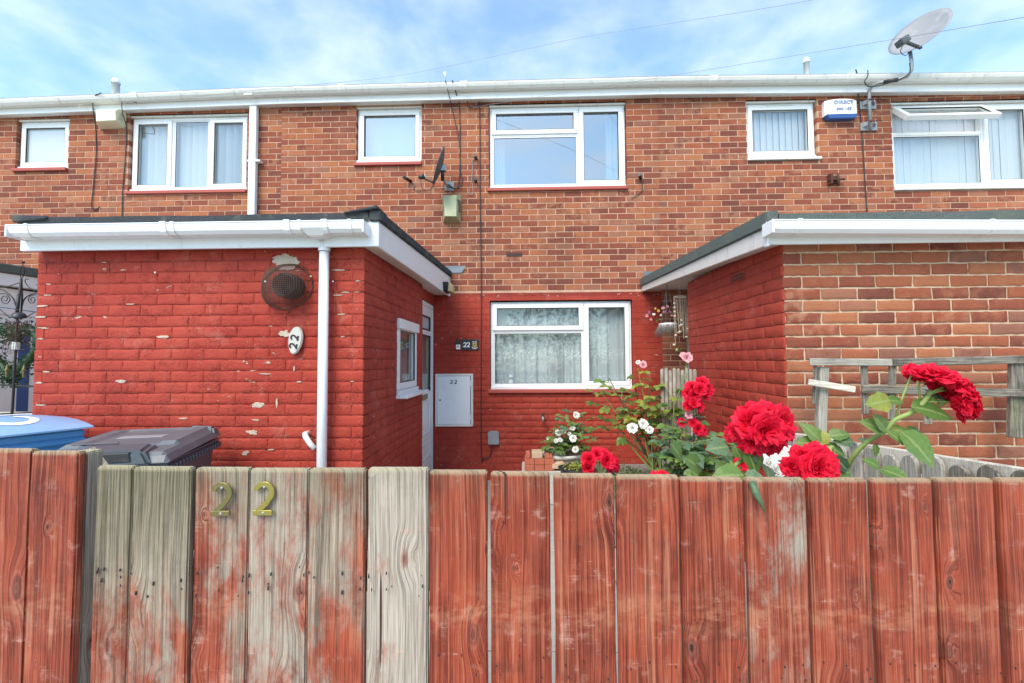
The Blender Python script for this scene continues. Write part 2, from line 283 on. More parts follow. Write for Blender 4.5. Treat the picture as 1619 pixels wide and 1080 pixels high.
M['bin_grey_top'] = plain('dusty_grey_lid', (.11, .122, .132), .5, dirt=.6, dscale=4, dirtc=(.22, .20, .185), bump=.15)
M['whitepaint'] = plain('white_paint', (.82, .82, .82), .5, dirt=.1); M['brass'] = plain('aged_brass', (.21, .18, .07), .42, .65, dirt=.45, dscale=30, dirtc=(.30, .30, .12)); M['brass2'] = plain('worn_yellow_brass', (.33, .28, .065), .38, .6, dirt=.4, dscale=30, dirtc=(.35, .33, .10))
M['stone'] = plain('pale_stone', (.58, .55, .48), .85, dirt=.6, dscale=30, bump=.4); M['concrete'] = plain('garden_concrete', (.50, .47, .40), .95, dirt=.5, dscale=7, bump=.4); M['slab'] = plain('paving', (.40, .37, .32), .95, dirt=.5, dscale=2, bump=.4)
M['gold'] = plain('gold_print', (.55, .38, .12), .5, dirt=.1); M['ink'] = plain('black_print', (.015, .015, .02), .6, dirt=0); M['inkfaint'] = plain('faded_print', (.24, .27, .42), .6, dirt=.3); M['inkcream'] = plain('faint_print', (.52, .49, .34), .6, dirt=.2)
M['shell'] = plain('sea_shell', (.72, .58, .42), .6, dirt=.4, dscale=60, dirtc=(.85, .80, .72)); M['moss'] = plain('grey_fibre_liner', (.24, .22, .19), .95, dirt=.5, dscale=40, dirtc=(.5, .47, .42), bump=.6)
M['hotbrick'] = plain('new_red_brick', (.50, .135, .07), .85, dirt=.4, dscale=18, bump=.4, dirtc=(.60, .30, .18)); M['lampglass'] = plain('amber_lamp_glass', (.62, .50, .30), .15, dirt=.2)
M['leaf'] = m_leaf('rose_leaf', (.085, .16, .035), (.15, .25, .05), (.20, .29, .08)); M['leaf_dull'] = m_leaf('bluish_rose_leaf', (.08, .15, .08), (.14, .23, .11), (.18, .26, .13)); M['leaf_lime'] = m_leaf('yellowing_leaf', (.14, .23, .05), (.32, .37, .06), (.42, .36, .06)); M['leaf_dark'] = m_leaf('dark_box_leaf', (.02, .05, .022), (.04, .085, .03), (.05, .09, .04))
M['stem'] = plain('green_stem', (.25, .33, .08), .55, dirt=.3, dirtc=(.34, .24, .10)); M['stem_brown'] = plain('woody_stem', (.13, .085, .05), .85, dirt=.4)
M['rose_red'] = m_petal('crimson_petal', (.52, .001, .012), (.90, .014, .055), (.45, .0, .014)); M['rose_pink'] = m_petal('pink_petal', (.78, .30, .34), (.86, .50, .52), (.85, .62, .60)); M['rose_white'] = m_petal('white_petal', (.84, .81, .72), (.88, .87, .83), (.85, .76, .58)); M['rose_purple'] = m_petal('purple_petal', (.38, .12, .25), (.60, .32, .45), (.2, .05, .14)); M['rose_yellow'] = m_petal('yellow_centre', (.70, .52, .10), (.8, .62, .2), (.6, .4, .1))
# ------------------------------------------------------------------ mesh helpers
def world_loc(o):
    p = Vector((0, 0, 0))
    while o is not None: p = p + o.location; o = o.parent
    return p
def props(o, label=None, cat=None, group=None, kind=None, **k):
    for n, v in (('label', label), ('category', cat), ('group', group), ('kind', kind)):
        if v: o[n] = v
    for n, v in k.items(): o[n] = v
    return o
def thing(name, label, cat, loc=(0, 0, 0), group=None):
    o = bpy.data.objects.new(name, None); col.objects.link(o); o.location = loc; o.empty_display_size = .1
    return props(o, label, cat, group)
ID = lambda u, d, z: (u, d, z)
class MB:
    """collects shapes in world space (through an optional transform T) and links them as one mesh object"""
    def __init__(s, T=None): s.v = []; s.f = []; s.T = T or ID; s.sm = []
    def P(s, p): s.v.append(s.T(*p)); return len(s.v) - 1
    def F(s, idx, sm=False): s.f.append(tuple(idx)); s.sm.append(sm)
    def box(s, x0, x1, y0, y1, z0, z1, sx=0., sy=0.):
        i = [s.P(p) for p in ((x0, y0, z0), (x1, y0, z0), (x1, y1, z0), (x0, y1, z0), (x0 + sx, y0 + sy, z1), (x1 + sx, y0 + sy, z1), (x1 + sx, y1 + sy, z1), (x0 + sx, y1 + sy, z1))]
        for q in ((0, 3, 2, 1), (4, 5, 6, 7), (0, 1, 5, 4), (1, 2, 6, 5), (2, 3, 7, 6), (3, 0, 4, 7)): s.F([i[k] for k in q])
        return s
    def hexa(s, pts):
        i = [s.P(p) for p in pts]
        for q in ((0, 3, 2, 1), (4, 5, 6, 7), (0, 1, 5, 4), (1, 2, 6, 5), (2, 3, 7, 6), (3, 0, 4, 7)): s.F([i[k] for k in q])
        return s
    def beam(s, a, b, w, h, up=(0, 0, 1)):
        a, b = Vector(a), Vector(b); d = (b - a).normalized(); r = d.cross(Vector(up)).normalized(); u = r.cross(d)
        return s.hexa([tuple(c + r * (w / 2) * i + u * (h / 2) * j) for c in (a, b) for i, j in ((-1, -1), (1, -1), (1, 1), (-1, 1))])
    def ring(s, x0, x1, z0, z1, w, y0, y1, wt=None, wb=None):
        wt = wt or w; wb = wb or w
        s.box(x0, x1, y0, y1, z1 - wt, z1); s.box(x0, x1, y0, y1, z0, z0 + wb)
        s.box(x0, x0 + w, y0, y1, z0 + wb, z1 - wt); s.box(x1 - w, x1, y0, y1, z0 + wb, z1 - wt); return s
    def tube(s, pts, r, n=8, cap=True, sm=True):
        pts = [Vector(p) for p in pts]; rr = r if isinstance(r, (list, tuple)) else [r] * len(pts)
        prev = None; rings = []
        for k, p in enumerate(pts):
            d = ((pts[min(k + 1, len(pts) - 1)] - pts[max(k - 1, 0)]) or Vector((0, 0, 1))).normalized()
            if prev is None: a_ = d.orthogonal().normalized()
            else: a_ = (prev - d * prev.dot(d)); a_ = a_.normalized() if a_.length > 1e-6 else d.orthogonal().normalized()
            prev = a_; b_ = d.cross(a_)
            rings.append([s.P(tuple(p + (a_ * math.cos(2 * math.pi * i / n) + b_ * math.sin(2 * math.pi * i / n)) * rr[k])) for i in range(n)])
        for A_, B_ in zip(rings, rings[1:]):
            for i in range(n): s.F((A_[i], A_[(i + 1) % n], B_[(i + 1) % n], B_[i]), sm)
        if cap: s.F(rings[0][::-1]); s.F(rings[-1])
        return s
    def lathe(s, prof, c, axis=(0, 0, 1), n=20, sm=True):
        ax = Vector(axis).normalized(); a_ = ax.orthogonal().normalized(); b_ = ax.cross(a_); c = Vector(c); rings = []
        for r, h in prof:
            rings.append([s.P(tuple(c + ax * h + (a_ * math.cos(2 * math.pi * i / n) + b_ * math.sin(2 * math.pi * i / n)) * max(r, 1e-4))) for i in range(n)])
        for A_, B_ in zip(rings, rings[1:]):
            for i in range(n): s.F((A_[i], A_[(i + 1) % n], B_[(i + 1) % n], B_[i]), sm)
        return s
    def prism(s, poly, y0, y1):
        n = len(poly); a_ = [s.P((x, y0, z)) for x, z in poly]; b_ = [s.P((x, y1, z)) for x, z in poly]
        s.F(a_[::-1]); s.F(b_)
        for i in range(n): s.F((a_[i], a_[(i + 1) % n], b_[(i + 1) % n], b_[i]))
        return s
    def grid(s, fn, nu, nv, sm=True):
        ids = [[s.P(tuple(fn(i / nu, j / nv))) for i in range(nu + 1)] for j in range(nv + 1)]
        for j in range(nv):
            for i in range(nu): s.F((ids[j][i], ids[j][i + 1], ids[j + 1][i + 1], ids[j + 1][i]), sm)
        return s
    def ball(s, c, r, n=10, m=6, sq=(1, 1, 1)):
        c = Vector(c)
        return s.grid(lambda u, v: c + Vector((r * sq[0] * math.cos(2 * math.pi * u) * math.sin(math.pi * (.001 + v * .998)), r * sq[1] * math.sin(2 * math.pi * u) * math.sin(math.pi * (.001 + v * .998)), -r * sq[2] * math.cos(math.pi * v))), n, m)
    def ribbon(s, path, w, y0, y1):
        """flat stroke with thickness: path of (x,z), width w, between depths y0 and y1"""
        n = len(path); L_, R_ = [], []
        for k in range(n):
            x0, z0 = path[max(k - 1, 0)]; x1, z1 = path[min(k + 1, n - 1)]; dx, dz = x1 - x0, z1 - z0; l = math.hypot(dx, dz) or 1
            ww = w[k] if isinstance(w, (list, tuple)) else w
            nx, nz = -dz / l * ww / 2, dx / l * ww / 2; x, z = path[k]; L_.append((x + nx, z + nz)); R_.append((x - nx, z - nz))
        for k in range(n - 1):
            q = [L_[k], L_[k + 1], R_[k + 1], R_[k]]
            i = [s.P((x, y0, z)) for x, z in q] + [s.P((x, y1, z)) for x, z in q]
            s.F(i[:4]); s.F(i[4:][::-1]); s.F((i[0], i[4], i[5], i[1])); s.F((i[2], i[6], i[7], i[3]))
            if k == 0: s.F((i[0], i[3], i[7], i[4]))
            if k == n - 2: s.F((i[1], i[5], i[6], i[2]))
        return s
    def build(s, name, mat, parent=None, bevel=0, seg=1, origin=None, **k):
        me = bpy.data.meshes.new(name); wl = world_loc(parent) if parent is not None else Vector((0, 0, 0))
        o = bpy.data.objects.new(name, me); col.objects.link(o)
        og = Vector(origin) if origin is not None else (wl if parent is not None else Vector(s.v[0]))
        me.from_pydata([tuple(Vector(p) - og) for p in s.v], [], s.f)
        if any(s.sm): me.polygons.foreach_set('use_smooth', s.sm)
        if bevel or k.pop('recalc', True):
            bm = bmesh.new(); bm.from_mesh(me)
            bmesh.ops.recalc_face_normals(bm, faces=bm.faces)
            if bevel:
                es = [e_ for e_ in bm.edges if len(e_.link_faces) == 2 and e_.calc_face_angle(0) > .5]
                bmesh.ops.bevel(bm, geom=es, offset=bevel, segments=seg, affect='EDGES', clamp_overlap=True)
            bm.to_mesh(me); bm.free()
        me.materials.append(M[mat] if isinstance(mat, str) else mat)
        if parent is not None: o.parent = parent
        o.location = og - wl
        return props(o, **k)
def inst(me, name, parent, loc, rot=(0, 0, 0), scale=(1, 1, 1), **k):
    o = bpy.data.objects.new(name, me); col.objects.link(o)
    o.location = Vector(loc) - (world_loc(parent) if parent is not None else Vector((0, 0, 0))); o.rotation_euler = rot; o.scale = scale
    if parent is not None: o.parent = parent
    return props(o, **k)
def wire(pts, r, name, mat, parent=None, n=6, seg=6, **k):
    """smooth cable through points (Catmull-Rom)"""
    P_ = [Vector(p) for p in pts]; out = []
    for i in range(len(P_) - 1):
        a_, b_, c_, d_ = P_[max(i - 1, 0)], P_[i], P_[i + 1], P_[min(i + 2, len(P_) - 1)]
        for j in range(seg):
            t = j / seg; out.append(.5 * ((2 * b_) + (c_ - a_) * t + (2 * a_ - 5 * b_ + 4 * c_ - d_) * t * t + (3 * b_ - a_ - 3 * c_ + d_) * t ** 3))
    out.append(P_[-1])
    return MB().tube(out, r, n).build(name, mat, parent, **k)
def two_path(x, z, h):
    """centre line of a numeral 2, bottom left at x,z, height h"""
    p = []
    r = .27 * h; cx, cz = x + r, z + h - r
    for i in range(13):
        a_ = R(165 - i * 17.5); p.append((cx + r * math.cos(a_) * (1 if i else 1), cz + r * math.sin(a_)))
    p += [(x + .34 * h, z + .36 * h), (x + .10 * h, z + .14 * h), (x + .015 * h, z + .045 * h)]
    return p
def numeral_two(mb, x, z, h, w, y0, y1):
    mb.ribbon(two_path(x, z, h), w, y0, y1); mb.ribbon([(x - w * .42, z + w / 2), (x + .56 * h, z + w / 2)], w, y0 - .0004, y1)
    return mb

# ------------------------------------------------------------------ bricks
def tone_attr(me, tones):
    at_ = me.color_attributes.new('tone', 'FLOAT_COLOR', 'POINT')
    at_.data.foreach_set('color', np.array(tones, dtype=np.float32).ravel())
def brick_verts(w, h, d, r, style):
    """one brick, front face at y=0, body to y=d, centred on x and z; returns verts and faces"""
    nx, nz = {'plain': (1, 1), 'soft': (2, 1), 'rough': (7, 3), 'face': (5, 2)}[style]
    amp = {'plain': .0006, 'soft': .0012, 'rough': .0020, 'face': .0014}[style]; c = {'plain': .002, 'soft': .0025, 'rough': .0030, 'face': .0022}[style]
    v, f = [], []
    lift = r.uniform(-.0010, .0010); tw = r.uniform(-.003, .003)
    for j in range(nz + 1):
        for i in range(nx + 1):
            x = (-w / 2 + c) + (w - 2 * c) * i / nx; z = (-h / 2 + c) + (h - 2 * c) * j / nz
            e_ = i in (0, nx) or j in (0, nz)
            y = lift + r.uniform(-amp, amp) * (.6 if e_ else 1) + tw * x
            if style in ('rough', 'face') and e_: x += r.uniform(-.0025, .0025); z += r.uniform(-.0018, .0018)
            v.append((x, y, z))
    for j in range(nz):
        for i in range(nx): a_ = j * (nx + 1) + i; f.append((a_, a_ + 1, a_ + nx + 2, a_ + nx + 1))
    rim = [i for i in range(nx + 1)] + [(j + 1) * (nx + 1) - 1 for j in range(1, nz + 1)] + [nz * (nx + 1) + i for i in range(nx - 1, -1, -1)] + [j * (nx + 1) for j in range(nz - 1, 0, -1)]
    n = len(rim); b0 = len(v)
    for k in rim:
        x, y, z = v[k]; sx = w / 2 / (w / 2 - c); sz = h / 2 / (h / 2 - c)
        j_ = (lambda: r.uniform(-.0012, .0012)) if style != 'plain' else (lambda: 0)
        v.append((x * sx + j_(), c * .8 + lift, z * sz + j_()))
    b1 = len(v)
    for k in range(n): x, y, z = v[b0 + k]; v.append((x, d, z))
    for k in range(n):
        q = (k + 1) % n
        f.append((rim[q], rim[k], b0 + k, b0 + q)); f.append((b0 + q, b0 + k, b1 + k, b1 + q))
    return v, f
VAR = {}
def variant(style, kind, mat, k):
    key = (style, kind, mat, k)
    if key not in VAR:
        r = random.Random(k * 31 + len(style) * 7 + len(kind) * 3)
        v, f = brick_verts(.213 if kind == 'full' else .101, .063, .10, r, style)
        me = bpy.data.meshes.new('brick'); me.from_pydata(v, [], f)
        nf = {'plain': 1, 'soft': 2, 'rough': 21, 'face': 10}[style]; me.polygons.foreach_set('use_smooth', [i < nf and nf > 2 for i in range(len(f))])
        t = (r.random(), r.random(), r.random(), 1); tone_attr(me, [t] * len(v)); me.materials.append(M[mat]); VAR[key] = (me, t)
    return VAR[key]
NV = 36
CAMI = cam.matrix_world.inverted()
def pix(p):
    q = CAMI @ Vector(p)
    if q.z > -.05: return None
    return (809.5 + 700 * q.x / -q.z, 540 - 700 * q.y / -q.z, -q.z)
def brickwork(wall, O, U, segs, z0, z1, style, mat, holes=(), limit=300, phase=0., pick=None, zoff=0., jt=.0105, hj=None):
    hj = jt if hj is None else hj
    """running bond over u-range segs and z0..z1 less the holes; the bricks that show largest become objects, the rest one mesh"""
    U = Vector(U); inw = Vector((0, 0, 1)).cross(U); ang = math.atan2(U.y, U.x); O = Vector(O); items = []
    c0 = round(z0 / .075)
    for c in range(c0, int(round(z1 / .075))):
        za, zb = c * .075 + jt / 2 + zoff, (c + 1) * .075 - jt / 2 + zoff; zc = (za + zb) / 2
        for (a_, b_) in segs:
            cuts = sorted([(h[0], h[1], max(za, h[3] + .004) if h[2] <= za else za, min(zb, h[2] - .004) if h[3] >= zb else zb) for h in holes if h[2] < zb and h[3] > za]); s_ = []; x = a_
            for (h0, h1, l0, l1) in cuts:
                if h0 > x: s_.append((x, min(h0, b_), za, zb))
                if l1 - l0 > .018 and l0 >= za and l1 <= zb: s_.append((max(h0, a_), min(h1, b_), l0, l1))
                x = max(x, h1)
            if x < b_: s_.append((x, b_, za, zb))
            for (p, q, l0, l1) in s_:
                k = math.floor((p - phase) / .225) - 1
                while True:
                    bx = phase + k * .225 + (.1125 if c % 2 else 0); k += 1
                    l, r_ = max(bx + hj / 2, p), min(bx + .225 - hj / 2, q)
                    if bx > q: break
                    if r_ - l < .03: continue
                    items.append(((l + r_) / 2, (l0 + l1) / 2, r_ - l, l1 - l0))
    scored = []
    for it in items:
        u, z, w, hh = it; p = O + U * u + Vector((0, 0, z)); q = pix(p); sc = 0
        if q and -10 < q[0] < 1630 and -10 < q[1] < 770:
            view = (CAM - p).normalized().dot(-inw)
            if view > 0: sc = w * view / q[2] ** 2
            if pick and not pick(q[0], q[1]): sc = 0
        scored.append((sc, it))
    scored.sort(key=lambda t: -t[0])
    n_obj = 0; rest = []
    rr = random.Random(int(abs(O.x * 13 + z0 * 7 + 5)))
    for sc, (u, z, w, hh) in scored:
        m_ = mat(u, z) if callable(mat) else mat
        j = rr.uniform(-.0009, .0009)
        if sc > 0 and n_obj < limit:
            kind = 'full' if w > .15 else 'half'; me, t = variant(style, kind, m_, rr.randrange(NV))
            p = O + U * u + Vector((0, 0, z)) + inw * j
            inst(me, 'brick', wall, p, (0, 0, ang), (w / (.213 if kind == 'full' else .101), 1, hh / .063)); n_obj += 1
        else: rest.append((u, z, w, hh, m_, j))
    for m_ in sorted({q[4] for q in rest}):
        V, Fc, T_ = [], [], []
        for (u, z, w, hh, mm, j) in rest:
            if mm != m_: continue
            v, f = brick_verts(w, hh, .10, rr, 'plain' if style in ('plain', 'face') else 'soft'); b = len(V); t = (rr.random(), rr.random(), rr.random(), 1)
            for (x, y, zz) in v: q = O + U * (u + x) + inw * (y + j) + Vector((0, 0, z + zz)); V.append(q); T_.append(t)
            Fc += [tuple(i + b for i in q) for q in f]
        wl = world_loc(wall); me = bpy.data.meshes.new('brickwork'); me.from_pydata([tuple(q - wl) for q in V], [], Fc); tone_attr(me, T_); me.materials.append(M[m_])
        o = bpy.data.objects.new('brickwork', me); col.objects.link(o); o.parent = wall; props(o, kind='stuff')
    return n_obj
def slab_with_holes(mb, a_, b_, z0, z1, y0, y1, holes):
    """solid panel between depths y0,y1 with rectangular holes (split in columns and rows, no shared planes facing out)"""
    xs = sorted({a_, b_} | {h[i] for h in holes for i in (0, 1) if a_ < h[i] < b_})
    for x0, x1 in zip(xs, xs[1:]):
        xm = (x0 + x1) / 2; cuts = sorted([(h[2], h[3]) for h in holes if h[0] < xm < h[1]]); z = z0
        for c0, c1 in cuts:
            if c0 > z: mb.box(x0, x1, y0, y1, z, min(c0, z1))
            z = max(z, c1)
        if z < z1: mb.box(x0, x1, y0, y1, z, z1)
    return mb
# ------------------------------------------------------------------ ground
gm = MB().box(-60, 60, -60, 200, -.30, -.02); gm.build('ground', 'concrete', kind='structure', origin=(0, 0, 0))
pv = MB()
pr = random.Random(3)
for i in range(-9, 12):
    for j in range(2, 10): pv.box(i * .6 + .005, i * .6 + .595, .55 + j * .6 - .6 + .005, .55 + j * .6 - .005, -.04, pr.uniform(-.002, .003))
pv.build('garden_path', 'slab', kind='structure', bevel=.004, origin=(0, 0, 0))

# ------------------------------------------------------------------ windows
def window(parent, T, x0, x1, z0, z1, cells, glass='glass', sillm=None, vent=None, mat='upvc', strip=True, sill_out=.03, name='window'):
    """T maps (u, depth, z); the frame front is at depth 0 of T, the room behind is +depth.
    cells: (u0,u1,z0,z1,kind) daylight cells in fractions of the opening; kind 'sash', 'fixed' or 'open'"""
    w = MB(T).ring(x0, x1, z0, z1, .038, 0, .07); W_, H_ = x1 - x0, z1 - z0
    X = lambda f: x0 + f * W_
    Z_ = lambda f: z0 + f * H_
    for c in cells:                                  # mullions and transoms between the cells
        if c[0] > 0: w.box(X(c[0]) - .018, X(c[0]) + .018, .001, .069, max(Z_(c[2]), z0 + .038), min(Z_(c[3]), z1 - .038))
        if c[2] > 0: w.box(max(X(c[0]) + .018, x0 + .038) , min(X(c[1]) - .018, x1 - .038), .002, .068, Z_(c[2]) - .018, Z_(c[2]) + .018)
    fr = w.build(name, mat, parent, bevel=.003)
    for c in cells:
        a_, b_ = (X(c[0]) + (.018 if c[0] > 0 else .036)), (X(c[1]) - (.018 if c[1] < 1 else .036))
        c_, d_ = (Z_(c[2]) + (.018 if c[2] > 0 else .036)), (Z_(c[3]) - (.018 if c[3] < 1 else .036))
        if c[4] == 'open':
            h = d_ + .012; an = R(c[5])
            T2 = lambda u, d, z, T=T, h=h, an=an: T(u, -(-(d) * math.cos(an) + (h - z) * math.sin(an)) - .012, h - (h - z) * math.cos(an) - d * math.sin(an) * 1)
        else: T2 = T
        if c[4] in ('sash', 'open'):
            s_ = MB(T2).ring(a_ - .012, b_ + .012, c_ - .012, d_ + .012, .058, -.016, .05).build('sash', mat, fr, bevel=.005)
            g_ = MB(T2).ring(a_ + .045, b_ - .045, c_ + .045, d_ - .045, .006, -.010, .004); i_ = .05
        else:
            MB(T2).ring(a_, b_, c_, d_, .016, .006, .03).build('glazing_bead', mat, fr, bevel=.003)
            g_ = MB(T2).ring(a_ + .015, b_ - .015, c_ + .015, d_ - .015, .005, .014, .02); i_ = .02
        g_.build('glazing_seal', 'seal', fr)
        MB(T2).box(a_ + i_, b_ - i_, .016, .022, c_ + i_, d_ - i_).build('pane', c[6] if len(c) > 6 else glass, fr)
        if c[4] == 'sash' and W_ > .9:
            MB(T).box((a_ if c[0] > .3 else b_) - .01, (a_ if c[0] > .3 else b_) + .014, .052, .075, (c_ + d_) / 2 - .05, (c_ + d_) / 2 + .05).build('window_handle', 'upvc', fr, bevel=.003)
    if vent: MB(T).box(X(vent[0]), X(vent[1]), -.024, -.001, z1 - .035, z1 - .022).build('trickle_vent', 'upvc_old', fr, bevel=.003)
    MB(T).box(x0 + .0, x1 - .0, -sill_out, .0 - .0005, z0 - .018, z0 + .02).build('sill_drip', mat, fr, bevel=.003)
    if sillm: MB(T).box(x0 - .03, x1 + .015, -.085, .06, z0 - .062, z0 - .0185, ).build('sill', sillm, fr, bevel=.006)
    if strip: MB(T).box(x0 - .008, x1 + .008, -.03, .05, z1 + .003, z1 + .026).build('head_strip', 'timber_white', fr, bevel=.002)
    return fr

WY = 5.6
def house(name, label, x0, x1, holes, zt, objs, **k):
    """walls, hidden rooms and flat roof of one terraced house; zt = fascia foot height at the two ends"""
    t = thing('terraced_house', label, 'house', ((x0 + x1) / 2, WY, 0), 'terraced houses in the brick row')
    return t
def wall_holes(h, g=.004): return [(a_ - g, b_ + g, c_ - g, d_ + g) for a_, b_, c_, d_ in h]
def rooms(t, x0, x1):
    # party walls, back wall, floors and ceiling as plain panels behind the facade
    MB().box(x0 + .006, x0 + .10, WY + .115, WY + 6, 0, 4.95).build('party_wall', 'room', t)
    MB().box(x1 - .10, x1 - .006, WY + .115, WY + 6, 0, 4.95).build('party_wall', 'room', t)
    MB().box(x0 + .101, x1 - .101, WY + 5.9, WY + 6, 0, 4.95).build('back_wall', 'room', t)
    MB().box(x0 + .101, x1 - .101, WY + .115, WY + 5.899, -.01, .10).build('floor', 'room', t)
    MB().box(x0 + .101, x1 - .101, WY + .115, WY + 5.899, 2.42, 2.68).build('floor', 'ceiling', t)
    MB().box(x0 + .101, x1 - .101, WY + .115, WY + 5.899, 4.86, 4.949).build('ceiling', 'ceiling', t)
def eaves(t, x0, x1, za, zb, ga, gb, brk, joints=()):
    """fascia board, square-line gutter with brackets and the flat roof; za,zb fascia foot, ga,gb gutter top at the ends"""
    e_ = .0008
    MB().hexa([(x0 + e_, WY - .10, za), (x1 - e_, WY - .10, zb), (x1 - e_, WY - .075, zb), (x0 + e_, WY - .075, za), (x0 + e_, WY - .10, ga - .015), (x1 - e_, WY - .10, gb - .015), (x1 - e_, WY - .075, gb - .015), (x0 + e_, WY - .075, ga - .015)]).build('fascia_board', 'upvc', t, bevel=.003)
    MB().hexa([(x0 + e_, WY - .074, za + .012), (x1 - e_, WY - .074, zb + .012), (x1 - e_, WY + .012, zb + .012), (x0 + e_, WY + .012, za + .012), (x0 + e_, WY - .074, za + .022), (x1 - e_, WY - .074, zb + .022), (x1 - e_, WY + .012, zb + .022), (x0 + e_, WY + .012, za + .022)]).build('soffit_board', 'upvc_dirty', t)
    # gutter: stepped open profile swept along x
    prof = [(-.101, 0), (-.101, -.062), (-.118, -.075), (-.172, -.075), (-.198, -.05), (-.212, -.02), (-.212, -.002), (-.218, 0), (-.212, .004), (-.204, 0), (-.204, -.02), (-.19, -.046), (-.168, -.067), (-.12, -.067), (-.109, -.058), (-.109, 0)]
    def gut(mb, xa, xb, g=0.):
        def P_(x): f = (x - x0) / (x1 - x0); zz = ga + (gb - ga) * f; return [(x, WY + y + (-g if y < -.11 else 0), zz + z - (g if z < -.03 else 0) + (g if z >= 0 else 0)) for y, z in prof]
        a_ = [mb.P(q) for q in P_(xa)]; b_ = [mb.P(q) for q in P_(xb)]; n = len(prof)
        for i in range(n): mb.F((a_[i], a_[(i + 1) % n], b_[(i + 1) % n], b_[i]))
        mb.F(a_[::-1]); mb.F(b_); return mb
    gu = gut(MB(), x0 + e_, x1 - e_).build('gutter', 'upvc_dirty', t)
    for x in brk: gut(MB(), x - .011, x + .011, .004).build('gutter_bracket', 'upvc_old', gu)
    for x in joints: gut(MB(), x - .045, x + .045, .006).build('gutter_joint', 'upvc_dirty', gu, bevel=.002)
    MB().hexa([(x0 + e_, WY - .07, 4.95), (x1 - e_, WY - .07, 4.95), (x1 - e_, WY + 6, 4.95), (x0 + e_, WY + 6, 4.95), (x0 + e_, WY - .07, ga + .004), (x1 - e_, WY - .07, gb + .004), (x1 - e_, WY + 6, 5.02), (x0 + e_, WY + 6, 5.02)]).build('roof', 'felt', t)

TF = lambda dep: (lambda u, d, z: (u, WY + dep + d, z))
def hole_of(w, g=.008): return (w[0] - g, w[1] + g, w[2] - g - .05, w[3] + g + .02)
wl_s = (-6.775, -6.071, 4.099, 4.733)
wl_b = (-5.226, -3.641, 3.764, 4.751)
wm_s = (-2.181, -1.337, 4.089, 4.803)
wm_b = (-0.444, 1.305, 3.724, 4.787)
wm_g = (-0.439, 1.345, 1.147, 2.243)
wr_s = (2.845, 3.705, 4.061, 4.764)
wr_b = (4.645, 6.375, 3.646, 4.705)

# ---- middle house
XL, XM, XR = -3.18, 1.72, 6.75
mid = house('', 'middle brick terraced house with red painted ground floor and lace-curtained window', XL, XM, None, None, None)
holes = [hole_of(wm_s), hole_of(wm_b), hole_of(wm_g, .006)]
holes[2] = (wm_g[0] - .006, wm_g[1] + .006, wm_g[2] - .058, wm_g[3] + .008)
PZ = 2.355
up = slab_with_holes(MB(), XL + .004, XM - .0, PZ, 4.95, WY + .0035, WY + .11, wall_holes(holes)).build('wall', 'mortar', mid)
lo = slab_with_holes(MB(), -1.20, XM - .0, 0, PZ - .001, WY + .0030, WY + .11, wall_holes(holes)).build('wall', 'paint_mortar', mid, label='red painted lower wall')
n1 = brickwork(up, (0, WY, 0), (1, 0, 0), [(XL, XM)], PZ + .02, 4.90, 'plain', 'brick', holes, limit=190, phase=.06, pick=lambda x, y: y < 470 and not (x < 600 and y > 345), zoff=-.018 + .0)
n2 = brickwork(lo, (0, WY, 0), (1, 0, 0), [(-1.16, XM)], .0, PZ - .01, 'face', 'paint_clean', holes, jt=.006, limit=110, phase=.06, zoff=-.018, pick=lambda x, y: not (690 < x < 748 and 592 < y < 672))
MB().box(-.231, -.03, WY - .001, WY + .05, 2.818, 2.874).build('air_brick', 'rust', mid)
ab = MB()
for i in range(8):
    for j in range(2): ab.box(-.222 + i * .024, -.222 + i * .024 + .015, WY - .004, WY + .0, 2.826 + j * .022, 2.826 + j * .022 + .014)
ab.build('air_brick_slot', 'black', mid, kind='stuff')
rooms(mid, XL, XM)
window(mid, TF(.05), *wm_s, [(0, 1, 0, 1, 'sash')], 'glass_mirror', 'paint_sill', sill_out=.05)
window(mid, TF(.05), *wm_b, [(0, .66, 0, .66, 'fixed'), (0, .66, .66, 1, 'sash'), (.66, 1, 0, 1, 'sash')], 'glass_mirror', 'paint_sill')
window(mid, TF(.05), *wm_g, [(0, .665, 0, .66, 'fixed'), (0, .665, .66, 1, 'sash'), (.665, 1, 0, 1, 'sash')], 'glass', 'paint_sill', strip=False)
eaves(mid, XL, XM, 4.827, 4.838, 4.983, 5.0, [-2.9, -2.05, -1.2, -.35, .5, 1.35], [-2.3, -.75])
# ---- left house
lef = house('', 'left-hand brick terraced house with vertical blinds and cream alarm box', -8.2, XL, None, None, None)
holesl = [hole_of(wl_s), hole_of(wl_b)]
wl = slab_with_holes(MB(), -8.2, XL + .003, 0, 4.95, WY + .0035, WY + .11, wall_holes(holesl)).build('wall', 'mortar', lef)
brickwork(wl, (0, WY, 0), (1, 0, 0), [(-8.2, XL)], 1.6, 4.86, 'plain', 'brick', holesl, limit=300, phase=.02, zoff=.02, pick=lambda x, y: y < 345 or (x < 55 and y < 430))
rooms(lef, -8.2, XL)
window(lef, TF(.05), *wl_s, [(0, 1, 0, 1, 'sash')], 'glass_frost', 'paint_sill')
window(lef, TF(.05), *wl_b, [(0, .345, 0, 1, 'sash'), (.345, .665, 0, 1, 'fixed'), (.665, 1, 0, 1, 'sash')], 'glass_up', 'paint_sill', vent=(.72, .92))
eaves(lef, -8.2, XL, 4.745, 4.827, 4.885, 4.983, [-7.7, -6.9, -6.0, -5.2, -4.4, -3.7], [-5.0])
